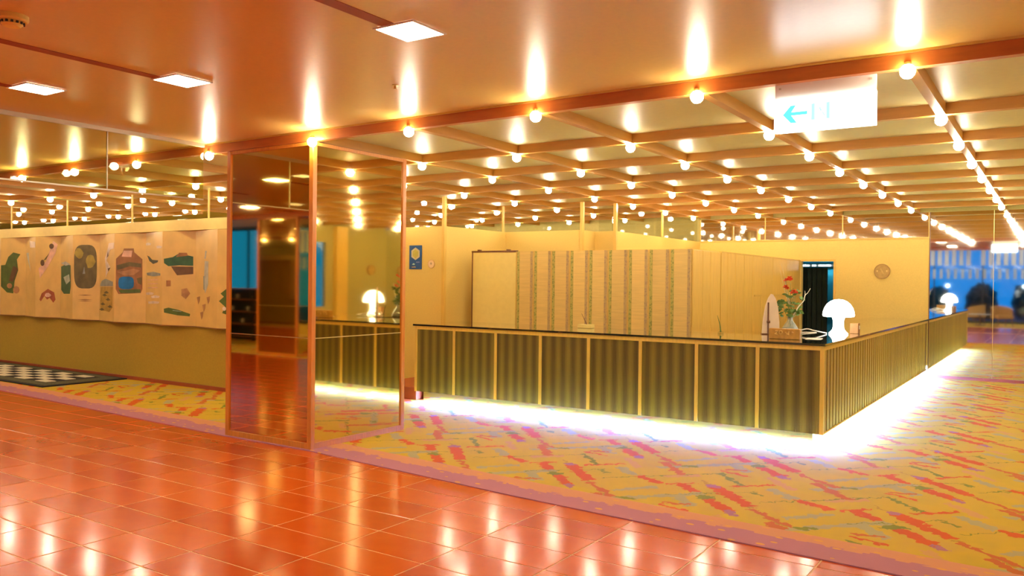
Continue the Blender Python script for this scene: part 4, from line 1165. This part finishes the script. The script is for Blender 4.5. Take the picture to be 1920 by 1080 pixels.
for i in range(14):
    x = -22 + i * 1.9 + rnd.uniform(-0.1, 0.1); y = YS - 5 - rnd.uniform(0, 2.5); r_ = rnd.uniform(0.60, 0.72)
    bm = bmesh.new(); bmesh.ops.create_icosphere(bm, subdivisions=3, radius=r_)
    for v in bm.verts:
        k = 1 + 0.22 * math.sin(v.co.x * 9 / r_ + i) * math.sin(v.co.y * 8 / r_) + rnd.uniform(-0.08, 0.08)
        v.co *= k; v.co.z = v.co.z * 1.35 + r_ * 1.2
    o = MB().add_bm(bm, Matrix.Translation((x, y, -0.06))).build('garden_bush', bush_m)
    tag(o, 'dark clipped garden bush outside the lounge windows', 'bush', 'bushes outside the windows')
lan_m = emat('lantern_glow', (0.85, 0.95, 1.0), 5.0)
for i, (x, y) in enumerate(((-1.2, YS - 3.5), (-0.4, YS - 4.5), (-4.2, YS - 3.2), (-6.5, YS - 4.0))):
    e = empty('garden_lantern', (x, y, -0.05), 'white globe lantern on a slim pole in the garden', 'lantern', 'garden lanterns')
    MB().tube([(x, y, -0.05), (x, y, 1.45)], 0.02, 8).build('pole', dark_fr, e)
    bm = bmesh.new(); bmesh.ops.create_icosphere(bm, subdivisions=2, radius=0.075)
    MB().add_bm(bm, Matrix.Translation((x, y, 1.55))).build('globe', lan_m, e, True)
def armchair(x, y, rz, label):
    e = empty('lounge_armchair', (x, y, 0.006), label, 'armchair', None, rz)
    MB().cbox(-0.30, 0.30, -0.28, 0.30, 0.30, 0.44, 0.03).build('seat', fabric_tan, e, local=True)
    mb = MB(); n_ = 16; inn = []; out = []
    for i in range(n_ + 1):
        a = math.radians(200 - 220 * i / n_)
        inn.append((0.30 * math.cos(a), 0.02 + 0.30 * math.sin(a))); out.append((0.36 * math.cos(a), 0.02 + 0.36 * math.sin(a)))
    for k in range(n_):
        h0 = 0.66 + 0.13 * math.sin(math.pi * k / n_); h1 = 0.66 + 0.13 * math.sin(math.pi * (k + 1) / n_)
        q = len(mb.v)
        for (p, z) in ((inn[k], 0.30), (inn[k + 1], 0.30), (out[k + 1], 0.30), (out[k], 0.30), (inn[k], h0), (inn[k + 1], h1), (out[k + 1], h1), (out[k], h0)):
            mb.v.append((p[0], p[1], z))
        mb.f += [tuple(q + i for i in f) for f in ((0, 1, 5, 4), (3, 7, 6, 2), (4, 5, 6, 7), (0, 3, 2, 1))]
        if k == 0: mb.f.append((q, q + 4, q + 7, q + 3))
        if k == n_ - 1: mb.f.append((q + 1, q + 2, q + 6, q + 5))
    mb.build('backrest', fabric_tan, e, local=True)
    for (sx, sy) in ((-1, -1), (1, -1), (-1, 1), (1, 1)):
        MB().tube([(sx * 0.25, sy * 0.22, 0.30), (sx * 0.27, sy * 0.25, 0.0)], 0.024, 8, 0.7).build('leg', wood_dk, e, local=True)
    return e
armchair(-1.75, -6.4, math.radians(150), 'tan tub armchair on the lounge carpet facing the low table')
armchair(-2.75, -7.6, math.radians(-60), 'tan tub armchair between the low table and the windows')
armchair(-11.6, -3.2, math.radians(20), 'tan tub armchair beyond the far mirrored column')
lt_ = empty('low_table', (-2.5, -6.7, 0.006), 'low round table between the tan armchairs', 'table')
MB().lathe([(0, 0.42), (0.38, 0.42), (0.39, 0.435), (0.38, 0.45), (0, 0.45)], seg=32).build('table_top', mat('pale_table_top', (0.55, 0.60, 0.62), 0.3, var=0.03, scale=9), lt_, local=True)
MB().lathe([(0, 0), (0.22, 0), (0.22, 0.02), (0.03, 0.05), (0.03, 0.42), (0, 0.42)], seg=24).build('pedestal', wood_dk, lt_, local=True)
# dark display shelf seen in the bronze mirror
sh = empty('display_shelf', (-16.3, -3.1, 0.006), 'dark open display shelf with four tiers across the hall', 'shelf')
SXA, SXB = -17.6, -14.9
for z in (0.08, 0.38, 0.68, 0.98, 1.24):
    P('shelf_board', wood_dk, sh, (SXA, SXB, -3.35, -3.0, z, z + 0.035))
for x in (SXA, (SXA + SXB) / 2, SXB - 0.04):
    P('upright', black_m, sh, (x, x + 0.04, -3.35, -3.0, 0.006, 1.275))
P('back_board', black_m, sh, (SXA, SXB, -3.37, -3.35, 0.006, 1.275))
for i in range(12):
    x = SXA + 0.2 + 0.2 * i; z = (0.415, 0.715, 1.015)[i % 3]
    e = empty('display_jar', (x, -3.17, z), 'small pale jar standing on the dark display shelf', 'jar', 'jars on the display shelf')
    MB().lathe([(0, 0), (0.035, 0), (0.045, 0.04), (0.040, 0.10), (0.020, 0.12), (0, 0.12)], (x, -3.17, z), 14).build('body', grey_frame, e, True)
    MB().lathe([(0, 0.12), (0.022, 0.12), (0.022, 0.14), (0, 0.145)], (x, -3.17, z), 14).build('lid', black_m, e, True)
structure('wall_lounge_end', MB().box(-12.2, -9.2, -4.6, -4.5, 0, 3.30), wall_dk, 'dark green partition beyond the far mirrored column')
st = empty('wall_light', (-11.0, -4.45, 1.9), 'upright white strip light on the dark green partition', 'wall light')
P('diffuser', emat('strip_glow', (1.0, 0.95, 0.8), 5.0), st, (-11.05, -10.93, -4.48, -4.44, 1.75, 2.35)); P('back_plate', brass, st, (-11.07, -10.91, -4.5, -4.48, 1.72, 2.38))
